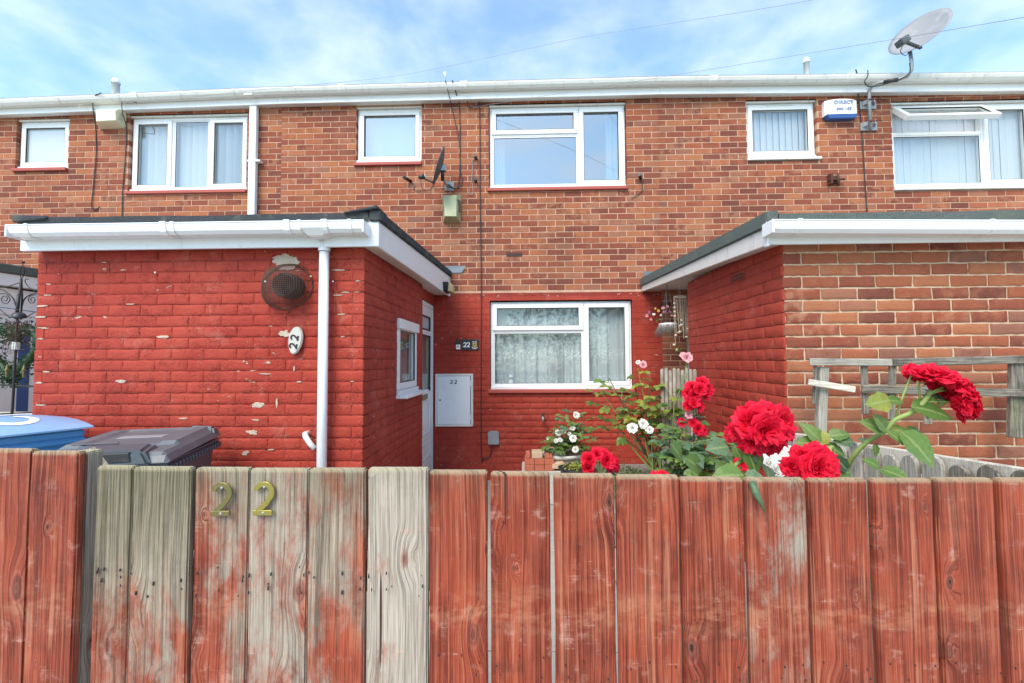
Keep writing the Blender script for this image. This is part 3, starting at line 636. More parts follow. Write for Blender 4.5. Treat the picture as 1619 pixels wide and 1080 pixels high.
# ---- right house
rig = house('', 'brick terraced house on the right with a top sash swung open and bare brick porch', XM, 7.4, None, None, None)
holesr = [hole_of(wr_s), hole_of(wr_b)]
dr = (2.02, 3.0, 0.0, 2.16)
wr = slab_with_holes(MB(), XM + .001, 7.4, 0, 4.95, WY + .0035, WY + .11, wall_holes(holesr + [dr])).build('wall', 'mortar', rig)
brickwork(wr, (0, WY, 0), (1, 0, 0), [(XM, 7.4)], .6, 4.86, 'plain', 'brick', holesr + [dr], limit=300, phase=.02, zoff=-.018, pick=lambda x, y: y < 345 or x < 1092)
rooms(rig, XM, 7.4)
MB().ring(2.02, 3.0, .02, 2.16, .06, WY + .03, WY + .10).build('door_frame', 'timber_white', rig, bevel=.003)
MB().box(2.081, 2.939, WY + .05, WY + .09, .05, 2.09).build('door', 'black', rig, bevel=.004)
window(rig, TF(.05), *wr_s, [(0, 1, 0, 1, 'sash')], 'glass_up', None, vent=(.3, .7))
window(rig, TF(.05), *wr_b, [(0, .66, 0, .655, 'fixed'), (0, .66, .655, 1, 'open', 43), (.66, 1, 0, 1, 'sash')], 'glass_up', None)
for w_ in (wr_s, wr_b): MB().box(w_[0] - .02, w_[1] + .04, WY - .03, WY + .045, w_[2] - .055, w_[2] - .02).build('sill', 'timber_white', rig, bevel=.004)
eaves(rig, XM, 7.4, 4.838, 4.765, 5.0, 4.93, [2.2, 2.98, 3.8, 4.6, 5.45, 6.2], [2.35, 4.0])
# soil vent pipes on the roof
def vent_pipe(parent, x, z, r, h, cap):
    m = MB().lathe([(r, -h), (r, 0), (r * 1.02, .0), (r * .9, .01), (r * .86, -.04)], (x, WY + .25, z), n=16)
    if cap: m.lathe([(r * 1.15, -.02), (r * 1.15, .01), (r * .7, .045), (.0, .05)], (x, WY + .25, z), n=16)
    m.build('vent_pipe', 'upvc', parent)
vent_pipe(lef, -5.68, 5.4, .045, .35, True)
vent_pipe(rig, 3.768, 5.455, .035, .38, True)
# square downpipe on the joint of left and middle house
dp = MB().box(-3.564, -3.471, WY - .083, WY - .02, 2.4, 4.915)
dpo = dp.build('downpipe', 'upvc', lef, bevel=.006)
MB().box(-3.572 - .004, -3.463 + .004, WY - .19, WY - .02, 4.90, 4.925).build('gutter_outlet', 'upvc_dirty', lef, bevel=.004)
MB().box(-3.581 , -3.455 + .045, WY - .088, WY - .012, 4.08, 4.105).build('pipe_clip', 'upvc', dpo, bevel=.003)
# discoloured patch bricks and screw heads

# ------------------------------------------------------------------ porches
def porch_gutter(t, x0, x1, y, z, zr, joints, brk, mat='upvc', endcap=True, ztilt=0.):
    prof = [(0, 0), (0, -.055), (-.014, -.068), (-.085, -.068), (-.105, -.048), (-.113, -.02), (-.113, -.004), (-.118, 0), (-.113, .006), (-.104, .003), (-.104, -.02), (-.097, -.044), (-.08, -.06), (-.02, -.06), (-.008, -.05), (-.008, 0)]
    def gut(mb, xa, xb, g=0.):
        def P_(x): zz = z + ztilt * (x - x0); return [(x, y + yy + (-g if yy < -.05 else 0), zz + z_ - (g if z_ < -.03 else 0) + (g if z_ >= 0 else 0)) for yy, z_ in prof]
        a_ = [mb.P(q) for q in P_(xa)]; b_ = [mb.P(q) for q in P_(xb)]; n = len(prof)
        for i in range(n): mb.F((a_[i], a_[(i + 1) % n], b_[(i + 1) % n], b_[i]))
        mb.F(a_[::-1]); mb.F(b_); return mb
    g_ = gut(MB(), x0, x1).build('gutter', mat, t)
    for x in brk: gut(MB(), x - .012, x + .012, .004).build('gutter_bracket', 'upvc_dirty', g_)
    for x in joints: gut(MB(), x - .02, x + .02, .006).build('gutter_joint', 'upvc', g_, bevel=.002)
    for x, on in ((x0, 1), (x1, 1)):
        m = MB(); zz = z + ztilt * (x - x0)
        m.prism([(0, 0)] * 0 or [(x - .006, zz + .006), (x + .006, zz + .006), (x + .006, zz - .075), (x - .006, zz - .075)], y - .12, y - .001); m.build('gutter_end', 'upvc', g_, bevel=.003)
    return g_
def porch_roof(t, xa, xb, yf, zf, yb, zb, h, hb, side_x, felt, side_mat, front_mat='upvc', th=.05):
    """xa..xb roof span, yf/zf front fascia plane and foot, yb/zb at the house wall; h fascia heights; side_x: edge that shows a side fascia"""
    s_ = 1 if side_x > (xa + xb) / 2 else -1
    MB().box(xa, xb, yf, yf + .022, zf, zf + h).build('fascia_board', front_mat, t, bevel=.003)
    q = side_x
    MB().hexa([(q - s_ * .024, yf + .0235, zf - .002), (q + s_ * .001, yf - .001, zf - .002), (q + s_ * .001, yb, zb), (q - s_ * .024, yb, zb),
               (q - s_ * .024, yf + .0235, zf + h + .001), (q + s_ * .001, yf - .001, zf + h + .001), (q + s_ * .001, yb, zb + hb), (q - s_ * .024, yb, zb + hb)]).build('barge_board', side_mat, t, bevel=.003)
    MB().hexa([(xa + .03, yf + .024, zf + .02), (xb - .03, yf + .024, zf + .02), (xb - .03, yb, zb + .02), (xa + .03, yb, zb + .02), (xa + .03, yf + .024, zf + .035), (xb - .03, yf + .024, zf + .035), (xb - .03, yb, zb + .035), (xa + .03, yb, zb + .035)]).build('soffit_board', 'timber_white', t)
    # felted deck with turned up edge kerbs
    MB().hexa([(xa + .005, yf + .03, zf + h - .01), (xb - .005, yf + .03, zf + h - .01), (xb - .005, yb, zb + hb - .01), (xa + .005, yb, zb + hb - .01), (xa + .005, yf + .03, zf + h + .012), (xb - .005, yf + .03, zf + h + .012), (xb - .005, yb, zb + hb + .012), (xa + .005, yb, zb + hb + .012)]).build('roof', felt, t)
    k = MB(); q0, q1 = q + s_ * .02, q - s_ * .06; fz = zf + h - .025; bz = zb + hb - .02
    k.hexa([(q0, yf - .018, fz), (q1, yf - .018, fz), (q1, yb, bz), (q0, yb, bz), (q0, yf - .018, fz + th + .025), (q1, yf - .018, fz + th + .035), (q1, yb, bz + th + .04), (q0, yb, bz + th + .03)])
    k.build('felt_kerb', felt, t, bevel=.008, seg=2)
    n = 14; a_, b_ = (xa + .0, q1 - .003) if s_ > 0 else (q1 + .003, xb); k = MB(); r = random.Random(int(xa * 10) + 50)
    pts = [(a_ + (b_ - a_) * i / n, r.uniform(-.004, .004)) for i in range(n + 1)]
    k.grid(lambda u, v: (lambda x, dz: [(x, yf - .012 + dz, fz + .0), (x, yf - .014, fz + th + .012 + dz), (x, yf + .05, fz + th + .02 + dz), (x, yf + .12, fz + .02)][int(round(v * 3))])(pts[int(round(u * n))][0], pts[int(round(u * n))][1]), n, 3, False)
    k.build('felt_edge', felt, t)

# left porch (number 22)
LX0, LX1, LY, LYE = -3.355, -1.08, 2.93, 4.63
lp = thing('brick_porch', 'flat-roofed brick porch painted red with white gutter, wire-caged flue and downpipe', 'porch', ((LX0 + LX1) / 2, LY, 0), 'flat-roofed front porches')
z_w = 2.30
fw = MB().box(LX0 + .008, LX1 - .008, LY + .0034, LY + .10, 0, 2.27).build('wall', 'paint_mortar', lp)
brickwork(fw, (0, LY, 0), (1, 0, 0), [(LX0, LX1)], .0, 2.26, 'rough', 'paint', (), jt=.006, hj=.0025, limit=215, phase=.08, zoff=.012)
wh = (3.708, 4.397, 1.225, 1.849)
sh = [(wh[0] - .006, wh[1] + .006, wh[2] - .03, wh[3] + .006)]
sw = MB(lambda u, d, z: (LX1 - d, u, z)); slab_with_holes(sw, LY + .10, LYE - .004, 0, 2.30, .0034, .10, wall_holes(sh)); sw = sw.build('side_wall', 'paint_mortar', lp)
brickwork(sw, (LX1, 0, 0), (0, 1, 0), [(LY + .102, LYE)], .0, 2.27, 'face', 'paint', sh, jt=.006, hj=.003, limit=85, phase=.04, zoff=.012)
# wall above the recessed door, door frame and door in the plane behind the side wall face
DX = -1.165
MB(lambda u, d, z: (DX - .05 - d, u, z)).box(LYE - .003, WY - .001, -.06, .04, 2.20, 2.36).build('door_lintel', 'paint_clean', lp)
Td = lambda u, d, z: (DX - d, u, z)
MB(Td).ring(LYE + .005, WY - .012, .10, 2.195, .055, 0, .07, wb=.03).build('door_frame', 'upvc', lp, bevel=.004)
d0, d1, dz0, dz1 = LYE + .062, WY - .069, .132, 2.138
door = MB(Td).ring(d0, d1, dz0, dz1, .11, .004, .055, wb=.20); door.box(d0 + .11, d1 - .11, .006, .053, 1.02, 1.13); door.box(d0 + .11, d1 - .11, .006, .053, .56, .62); door.box(d0 + .11, d1 - .11, .006, .053, 1.80, 1.86)
door = door.build('front_door', 'upvc', lp, bevel=.005)
for (a_, b_, g) in ((1.131, 1.799, 'glass'), (1.861, dz1 - .111, 'glass_frost')):
    MB(Td).box(d0 + .111, d1 - .111, .02, .03, a_, b_).build('pane', g, door)
    MB(Td).ring(d0 + .111, d1 - .111, a_, b_, .012, .001, .02).build('glazing_bead', 'seal', door)
for (a_, b_) in ((.621, 1.019), (.333, .559)):
    MB(Td).box(d0 + .111, d1 - .111, .018, .04, a_, b_).build('door_panel', 'upvc', door)
    MB(Td).ring(d0 + .118, d1 - .118, a_ + .006, b_ - .006, .03, .002, .0175).build('panel_moulding', 'upvc', door, bevel=.006)
MB(Td).box((d0 + d1) / 2 - .13, (d0 + d1) / 2 + .13, -.008, .004, 1.045, 1.105).build('letter_plate', 'brass', door, bevel=.004)
MB().tube([(DX + .004, d0 + .05, 1.16), (DX + .05, d0 + .05, 1.16), (DX + .052, d0 + .16, 1.155)], .009, 8).build('door_handle', 'brass', door)
MB(Td).ring(LYE + .0, WY - .006, 2.196, 2.199, .001, -.001, .0).build('sealant_line', 'seal', lp)
MB(lambda u, d, z: (DX + .03 - d, u, z)).box(LYE - .02, WY - .01, -.16, .02, 0, .098).build('door_step', 'concrete', lp, bevel=.008)
TW = lambda u, d, z: (LX1 - .012 - d, u, z)
wv = window(lp, TW, wh[0], wh[1], wh[2], wh[3], [(0, 1, 0, 1, 'sash')], 'glass', None, strip=False, name='window')
MB(TW).box(wh[0] - .0, wh[1] + .0, -.035, -.0015, wh[3] - .075, wh[3] + .012).build('window_hood', 'upvc', wv, bevel=.004)
MB(TW).box(wh[0] - .03, wh[1] + .10, -.11, .03, wh[2] - .045, wh[2] - .0185).build('sill', 'upvc', wv, bevel=.005)
MB().box(LX0 + .15, LX0 + .25, LY + .15, LYE, 0.05, 2.25).build('inner_wall', 'room', lp); MB().box(LX0 + .26, LX1 - .11, LYE + .9, LYE + .95, 0.05, 2.25).build('inner_wall', 'ceiling', lp)
MB().box(LX0 + .26, LX1 - .12, LY + .12, WY - .01, -.01, .03).build('floor', 'concrete', lp)
porch_roof(lp, -3.37, -.952, 2.83, 2.246, WY, 2.314, .186, .27, -.952, 'felt', 'upvc', th=.045)
porch_gutter(lp, -3.33, -1.012, 2.829, 2.383, 0, [-2.30, -1.50, -1.26], [-3.2, -2.24, -1.42, -1.10], ztilt=-.001)
MB(lambda u, d, z: (u, d, z)).hexa([(-3.40, 2.80, 2.43), (-3.17, 2.80, 2.45), (-3.17, 3.0, 2.46), (-3.40, 3.0, 2.45), (-3.405, 2.80, 2.482), (-3.17, 2.80, 2.472), (-3.17, 3.0, 2.482), (-3.40, 3.0, 2.50)]).build('felt_fold', 'felt', lp, bevel=.006)
MB().hexa([(-1.17, 2.79, 2.455), (-.95, 2.79, 2.485), (-.95, 3.0, 2.49), (-1.17, 3.0, 2.455), (-1.17, 2.79, 2.462), (-.95, 2.79, 2.505), (-.95, 3.0, 2.51), (-1.17, 3.0, 2.465)]).build('felt_fold', 'felt', lp, bevel=.003)
# downpipe with hopper tee
dpx = -1.325
dpm = MB().tube([(dpx, 2.865, .05), (dpx, 2.865, 2.30)], .031, 18)
dpo = dpm.build('downpipe', 'upvc', lp)
MB().lathe([(.038, -.05), (.038, .03), (.034, .03)], (dpx, 2.865, 2.275), n=18).build('pipe_socket', 'upvc', dpo)
MB().hexa([(dpx - .05, 2.75, 2.292), (dpx + .05, 2.75, 2.292), (dpx + .05, 2.827, 2.292), (dpx - .05, 2.827, 2.292), (dpx - .10, 2.705, 2.345), (dpx + .10, 2.705, 2.345), (dpx + .10, 2.827, 2.345), (dpx - .10, 2.827, 2.345)]).build('gutter_outlet', 'upvc', lp, bevel=.008, seg=2)
# overflow elbow
ex, ez = -1.447, 1.021
MB().tube([(ex, 2.95, ez), (ex, 2.885, ez), (ex + .012, 2.868, ez - .012), (ex + .045, 2.866, ez - .06), (ex + .075, 2.866, ez - .09)], .018, 12).build('overflow_pipe', 'upvc_old', lp)
# torn lead flashing over the roof junctions
def flash(parent, x0, x1, z0, z1, tip):
    MB().hexa([(x0, WY - .012, z0), (x1, WY - .012, z0 + .02), (x1, WY - .004, z0 + .02), (x0, WY - .004, z0), (x0 + tip[0], WY - .05, z1), (x1 + tip[1], WY - .035, z1), (x1 + tip[1], WY - .03, z1), (x0 + tip[0], WY - .045, z1)]).build('lead_flashing', 'lead', parent)
flash(lp, -1.25, -.80, 2.60, 2.70, (0, .05))

# right porch
RX0, RX1, RY, RYE = 1.612, 5.0, 2.80, 4.42
rp = thing('brick_porch', 'bare brick porch on the right whose side wall is painted red, with grey felt roof', 'porch', ((RX0 + RX1) / 2, RY, 0), 'flat-roofed front porches')
fw2 = MB().box(RX0 + .012, RX1 - .008, RY + .0055, RY + .10, 0, 2.22).build('wall', 'mortar_pale', rp)
brickwork(fw2, (0, RY, 0), (1, 0, 0), [(RX0 + .004, RX1)], .0, 2.23, 'rough', 'brick', (), limit=205, phase=RX0 - .105, zoff=-.012)
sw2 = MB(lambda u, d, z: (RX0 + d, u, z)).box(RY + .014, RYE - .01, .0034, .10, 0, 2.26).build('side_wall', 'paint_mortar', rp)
brickwork(sw2, (RX0, 0, 0), (0, -1, 0), [(-RYE, -RY - .006)], .0, 2.26, 'face', 'paint', (), jt=.006, hj=.004, limit=95, phase=-RY - .006, zoff=-.012)
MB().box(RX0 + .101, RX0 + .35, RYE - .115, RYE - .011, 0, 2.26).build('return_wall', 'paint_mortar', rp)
MB(lambda u, d, z: (RX0 - .0025 + d, u, z)).box(3.27, 3.49, -.002, .004, 2.085, 2.15).build('air_brick', 'paint_clean', rp)
ab = MB(lambda u, d, z: (RX0 - .006 + d, u, z))
for i in range(9):
    for j in range(2): ab.box(3.28 + i * .023, 3.28 + i * .023 + .013, -.001, .001, 2.094 + j * .026, 2.094 + j * .026 + .018)
ab.build('air_brick_slot', 'black', rp, kind='stuff')
porch_roof(rp, 1.475, 5.1, 2.70, 2.192, WY, 2.354, .128, .088, 1.475, 'felt_green', 'timber_white', th=.068)
porch_gutter(rp, 1.475 - .03, 5.05, 2.699, 2.305, 0, [], [1.60, 2.68, 3.7], ztilt=-.018)
MB().box(1.462, 1.478, 2.685, 2.725, 2.178, 2.335).build('fascia_end', 'upvc', rp, bevel=.004)
flash(rp, 1.52, 1.9, 2.52, 2.60, (-.03, 0))
# ------------------------------------------------------------------ front fence and gate
FY = 1.06
def board(parent, x0, x1, zt, zb, y, seed, wear, alg, pale=0., mat='board', th=.021, tilt=0., name='board', grad=0.):
    r = random.Random(int(seed * 1000)); m = MB(); n = 9; L_ = []
    for k in range(n + 1):
        z = zb + (zt - zb) * k / n; j = lambda a_=.0011: r.uniform(-a_, a_)
        tt = tilt * (1 if k == n else 0)
        L_.append([m.P(p) for p in ((x0 + j(), y, z), (x1 + j(), y, z + tt), (x1 + j(), y + th, z + tt), (x0 + j(), y + th, z))])
    for A_, B_ in zip(L_, L_[1:]):
        for i in range(4): m.F((A_[i], A_[(i + 1) % 4], B_[(i + 1) % 4], B_[i]))
    m.F(L_[0][::-1]); m.F(L_[-1])
    o = m.build(name, mat, parent, bevel=.0035, seg=2, origin=((x0 + x1) / 2, y, zb))
    return props(o, seed=float(seed), wear=float(wear), algae=float(alg), pale=float(pale), ztop=float(zt - zb), grad=float(grad))
gate = thing('garden_gate', 'low gate of grey-green weathered boards carrying two brass figure 2s', 'gate', (-.64, FY, .08))
GB = [(-1.048, -0.955, 1.246, .62, 1.05, .2, .000), (-0.953, -0.809, 1.244, .62, .95, .3, -.003), (-0.804, -0.668, 1.241, .50, .55, .3, .004),
      (-0.666, -0.522, 1.24, .58, .42, .6, .001), (-0.52, -0.383, 1.241, .52, .48, .25, -.001), (-0.379, -0.233, 1.242, .74, .30, .9, .003)]
for i, (a_, b_, zt, wr_, al, pl, dy) in enumerate(GB): board(gate, a_ + .0006, b_ - .0008, zt, .10, FY + dy, 1.37 * i + .6, wr_, al, pl, grad=(.75, .65, .35, .15, .2, .2)[i])
for z in (.98, .35): props(MB().box(-1.04, -.235, FY + .026, FY + .07, z - .04, z + .04).build('rail', 'postwood', gate, bevel=.003), along=1.)
nm = MB(); rn = random.Random(5)
for i, (a_, b_, zt, *_r) in enumerate(GB):
    for x in (a_ + .012, b_ - .014, a_ + .055 if i % 2 else b_ - .06):
        for z in (.985, .955, 1.0):
            if rn.random() < .8:
                q = rn.uniform(.0012, .0030); nx, nz = x + rn.uniform(-.008, .008), z + rn.uniform(-.016, .012); nm.tube([(nx, FY - .0046, nz - q), (nx + .0004, FY - .0046, nz + q * rn.uniform(1, 2.4))], q * .75, 6)
nm.build('nail_hole', 'seal', gate, kind='stuff')
def brass_two(x, z, mat, label):
    t = thing('house_numeral', label, 'house number', (x, FY - .004, z))
    m = numeral_two(MB(), x, z, .0735, .0125, FY - .0105, FY - .0048); m.build('numeral', mat, t, bevel=.0012)
    for px, pz in ((x + .0215, z + .0665), (x + .02, z + .006)): MB().lathe([(0, -.0012), (.0028, -.001), (.0034, .0)], (px, FY - .0108, pz), (0, 1, 0), 10).build('screw', 'galv', t)
brass_two(-0.748, 1.132, 'brass', 'duller green-tinged brass figure 2 screwed to the gate, beside the brighter one')
brass_two(-0.645, 1.134, 'brass2', 'brighter yellow brass figure 2 screwed to a pale gate board')
fr = thing('board_fence', 'chest-high fence of red stained vertical boards to the right of the gate', 'fence', (.45, FY, .08), 'front fence either side of the gate')
FB = [(-0.23, -0.091, 1.237, .26, .30, .1, -.002), (-0.086, 0.058, 1.233, .30, .22, .1, .002), (0.065, 0.208, 1.229, .28, .2, .1, .0), (0.211, 0.358, 1.227, .30, .18, .2, -.002),
      (0.361, 0.508, 1.221, .26, .15, .2, .002), (0.51, 0.651, 1.221, .46, .15, .5, -.001), (0.655, 0.794, 1.22, .18, .15, .3, .003), (0.798, 0.938, 1.22, .12, .15, .3, .0),
      (0.941, 1.078, 1.221, .14, .2, .3, .002), (1.081, 1.227, 1.222, .30, .1, .5, -.002), (1.231, 1.365, 1.222, .22, .1, .5, .002)]
for i, (a_, b_, zt, wr_, al, pl, dy) in enumerate(FB): board(fr, a_ + (.003 if i > 4 else .0012), b_ - (.0035 if i > 4 else .0012), zt, .10, FY + dy, 2.113 * i + 20.4, wr_, al, pl)
for z in (.66, .30): props(MB().box(-.232, 1.42, FY + .026, FY + .07, z - .04, z + .04).build('rail', 'postwood', fr, bevel=.003), along=1.)
nm = MB()
for a_, b_, *_r in FB:
    for x in (a_ + .022, b_ - .022, (a_ + b_) / 2):
        nx, nz = x + rn.uniform(-.008, .008), .80 + rn.uniform(-.012, .014); nm.tube([(nx, FY - .0036, nz - .0016), (nx, FY - .0036, nz + .0018)], .0015, 6)
        nx, nz = x + rn.uniform(-.008, .008), .77 + rn.uniform(-.01, .006)
        if rn.random() < .6: nm.tube([(nx, FY - .0036, nz - .0012), (nx, FY - .0036, nz + .0018)], .0014, 6)
nm.build('nail_hole', 'seal', fr, kind='stuff')
fl = thing('board_fence', 'taller fence end with two orange-red boards left of the gate', 'fence', (-1.2, FY, .08), 'front fence either side of the gate')
board(fl, -1.377, -1.2, 1.289, .10, FY - .010, 55.3, .30, .12, .1)
board(fl, -1.198, -1.079, 1.284, .10, FY - .012, 61.9, .34, .10, .1)
board(fl, -1.537, -1.38, 1.289, .10, FY - .010, 58.3, .30, .12, .1)
o = board(fl, -1.128, -1.082, 1.278, .0, FY + .0105, 70.2, .95, .25, .7, th=.045, name='post')
MB().hexa([(-1.16, 1.15, .1), (-1.09, 1.15, .1), (-1.09, 1.17, .1), (-1.16, 1.17, .1), (-1.16, 1.15, 1.275), (-1.10, 1.15, 1.205), (-1.10, 1.17, 1.205), (-1.16, 1.17, 1.275)]).build('brace', 'postwood', fl, bevel=.003)

# ------------------------------------------------------------------ things on and behind the walls
def pleats(name, label, cat, T, x0, x1, z0, z1, mat, folds=9, amp=.022, seed=1, group=None, gather=0., curve=0.):
    r = random.Random(seed); ph = [r.uniform(0, 6.28) for _ in range(4)]; fq = [folds * r.uniform(.85, 1.15), folds * 1.9, folds * .45, folds * 3.1]
    def fn(u, v):
        g_ = 1 - gather * math.sin(math.pi * v) * .5
        x = x0 + (x1 - x0) * (.5 + (u - .5) * g_) + curve * (1 - v) ** 2
        y = amp * (math.sin(6.283 * fq[0] * u + ph[0] + .5 * v) + .45 * math.sin(6.283 * fq[1] * u + ph[1]) + .6 * math.sin(6.283 * fq[2] * u + ph[2] - v) + .2 * math.sin(6.283 * fq[3] * u + ph[3])) * (.75 + .25 * (1 - v))
        return (x, y, z0 + (z1 - z0) * v)
    m = MB(T).grid(fn, folds * 12, 8); o = m.build(name, mat, None, recalc=False)
    return props(o, label, cat, group)
TI = TF(.19)
def blind(x0, x1, z0, z1, label, ang=35, pitch=.085, mat='blind', T=TI, skip=None, group='vertical blinds hanging in the upstairs windows'):
    t = thing('vertical_blind', label, 'blind', T((x0 + x1) / 2, 0, z1), group)
    MB(T).box(x0, x1, -.02, .02, z1 - .03, z1).build('headrail', 'upvc', t)
    n = int((x1 - x0) / pitch); r = random.Random(int(x0 * 10))
    for i in range(n + 1):
        x = x0 + (x1 - x0) * i / max(n, 1)
        if skip and skip(i, x): continue
        a_ = R(ang + r.uniform(-5, 5)); hx, hy = .045 * math.cos(a_), .045 * math.sin(a_)
        MB(T).hexa([(x - hx, -hy, z0), (x + hx, hy, z0), (x + hx, hy + .0012, z0), (x - hx, -hy + .0012, z0), (x - hx, -hy, z1 - .031), (x + hx, hy, z1 - .031), (x + hx, hy + .0012, z1 - .031), (x - hx, -hy + .0012, z1 - .031)]).build('slat', mat, t)
    return t
bx0, bx1, bz0, bz1 = wl_b
blind(bx0 + .02, bx0 + .98, bz0 - .02, bz1 + .02, 'white vertical blind drawn across the left and middle panes of the wide left window', 22, T=TF(.14))
blind(bx1 - .52, bx1 - .02, bz0 - .02, bz1 + .02, 'white vertical blind slats turned open in the right-hand pane beside the downpipe', 50, T=TF(.14))
# sheer swag and vase in the left window
sx0, sx1 = bx0 + .85, bx1 - .02
sw_ = MB(TF(.30)).grid(lambda u, v: (sx0 + (sx1 - sx0) * u, .02 * math.sin(v * 26) + .01 * math.sin(u * 9), bz1 - .02 - (.08 + .36 * math.sin(math.pi * min(1, u * 1.0)) ** .8) * v - .02 * math.sin(v * 26)), 26, 22).build('swag_curtain', 'swag', None, recalc=False)
props(sw_, 'sheer white swag curtain looped across the top of the wide left window', 'curtain')
vz = thing('flower_vase', 'white vase of cream flowers on the sill inside the wide left window', 'vase', TF(.27)(bx0 + 1.14, 0, bz0))
MB(TF(.27)).lathe([(.035, -.02), (.05, .03), (.055, .09), (.03, .15), (.036, .165)], (bx0 + 1.14, 0, bz0), n=16).build('vase_body', 'whitepaint', vz)
fm = MB(TF(.27)); rv = random.Random(4)
for k in range(16): fm.ball((bx0 + 1.14 + rv.uniform(-.13, .13), rv.uniform(-.03, .03), bz0 + .24 + rv.uniform(-.05, .05)), rv.uniform(.02, .035), 7, 4)
fm.build('flowers', 'rose_white', vz)
blind(wr_s[0] + .03, wr_s[1] - .02, wr_s[2], wr_s[3] + .02, 'white vertical blind in the small window beside the white alarm box', 14, .078, T=TF(.14))
blind(wr_b[0] + .01, wr_b[1] + .0, wr_b[2] - .01, wr_b[3] + .02, 'closed white vertical blind behind the open top sash on the right', 2, .085, T=TF(.13))
pleats('curtain', 'obscure pale curtain behind the small middle upstairs window', 'curtain', TI, wm_s[0], wm_s[1], wm_s[2], wm_s[3] + .04, 'curtain', 2, .01, 3)
pleats('curtain', 'pale blue curtain drawn to the left side of the middle upstairs window', 'curtain', TI, wm_b[0] + .02, wm_b[0] + .20, wm_b[2], wm_b[3] + .04, 'bluecurtain', 3, .02, 5, None, .3)
pleats('curtain', 'pale blue curtain drawn to the right side of the middle upstairs window', 'curtain', TI, wm_b[1] - .24, wm_b[1] - .02, wm_b[2], wm_b[3] + .04, 'bluecurtain', 3, .02, 6, None, .3)
gx0, gx1, gz0, gz1 = wm_g
pleats('net_curtain', 'white lace net curtain with flower bands in the ground floor window', 'curtain', TF(.16), gx0 + .02, gx1 - .02, gz0 - .01, gz1 + .03, 'net', 13, .016, 8)
pleats('curtain', 'white lining curtain parted left of centre behind the lace net', 'curtain', TF(.28), gx0 + .45, gx0 + .86, gz0 - .01, gz1 + .03, 'curtain', 4, .03, 9, None, .25, -.10)
pleats('curtain', 'grey-white curtain hanging at the left behind the lace net', 'curtain', TF(.26), gx0 + .02, gx0 + .42, gz0 - .01, gz1 + .03, 'curtain', 5, .02, 10)
pleats('curtain', 'grey-white curtain covering the right-hand half behind the lace net', 'curtain', TF(.27), gx0 + .95, gx1 - .02, gz0 - .01, gz1 + .03, 'curtain', 9, .024, 11)
orn = thing('ornament', 'small white animal ornament on the sill inside the lace-curtained window', 'ornament', TF(.12)(gx0 + .25, 0, gz0 + .03))
MB(TF(.125)).ball((gx0 + .25, 0, gz0 + .07), .034, 10, 6, (1, .6, 1.2)).ball((gx0 + .25, -.004, gz0 + .135), .027, 10, 6).build('body', 'whitepaint', orn); MB(TF(.125)).ball((gx0 + .235, 0, gz0 + .165), .009, 6, 4).ball((gx0 + .268, 0, gz0 + .163), .009, 6, 4).build('ears', 'whitepaint', orn)
pleats('curtain', 'white curtain standing in the small side window of the red porch', 'curtain', lambda u, d, z: (LX1 - .16 - d, u, z), wh[0] + .02, wh[0] + .30, wh[2], wh[3], 'curtain', 4, .015, 12)

# cream bell box
cb = thing('alarm_box', 'cream wedge-shaped alarm bell box with side louvres left of the wide blind window', 'alarm box', (-5.466, 5.6, 4.716), 'burglar alarm boxes under the eaves')
F_, B_ = 5.43, 5.598
MB().hexa([(-5.518, 5.43, 4.607), (-5.258, 5.43, 4.618), (-5.279, 5.598, 4.595), (-5.641, 5.598, 4.59), (-5.531, 5.43, 4.749), (-5.271, 5.43, 4.752), (-5.262, 5.598, 4.883), (-5.676, 5.598, 4.841)]).build('cover', 'cream', cb, bevel=.006)
lv = MB(); q0, q1 = Vector((-5.26, 5.43, 4.685)), Vector((-5.27, 5.598, 4.737))
for k in range(6):
    p = q0.lerp(q1, .3 + k * .0) + Vector((0, 0, .045 - k * .018)); e_ = q0.lerp(q1, .68) + Vector((0, 0, .045 - k * .018)); lv.beam(p + Vector((.004, -.002, 0)), e_ + Vector((.004, -.002, 0)), .004, .004)
lv.build('louvre', 'inkcream', cb, kind='stuff')
m = MB()
for k in range(3): m.ribbon([(-5.735 + .03 * math.cos(a_ * .5 + k) + k * .014, 4.815 + .022 * math.sin(a_ * .5 + k)) for a_ in range(0, 9)], .003, 5.425, 5.4285)
m.box(-5.76, -5.66, 5.426, 5.4285, 4.775, 4.780); m.box(-5.645, -5.565, 5.426, 5.4285, 4.778, 4.783)
m.build('maker_mark', 'inkcream', cb, kind='stuff')
MB().box(-5.66, -5.60, 5.50, 5.56, 4.905, 4.918).build('fixing', 'black', cb)
# white and blue alarm box
ab_ = thing('alarm_box', 'white alarm box with dark blue base and faded lettering by the dish mast', 'alarm box', (4.027, 5.6, 4.657), 'burglar alarm boxes under the eaves')
ax0, ax1, az0, az1 = 3.776, 4.17, 4.491, 4.725
ac = (ax0 + ax1) / 2
def abf(u, v):
    x = ax0 + (ax1 - ax0) * u; return (x, 5.515 + .03 * abs(2 * u - 1) ** 3, az0 + .055 + (az1 - az0 - .055) * v + (.012 * (1 - (2 * u - 1) ** 2) if v > .5 else 0))
m = MB().grid(abf, 14, 1, True); n = len(m.v)
m.box(ax0, ax1, 5.546, 5.598, az0 + .05, az1); m.grid(lambda u, v: (ax0 + (ax1 - ax0) * u, 5.5155 + .03 * abs(2 * u - 1) ** 3 + (.06 - .03 * abs(2 * u - 1) ** 3) * v, az1 + .012 * (1 - (2 * u - 1) ** 2) * (1 - v)), 14, 1)
m.build('cover', 'whitepaint', ab_)
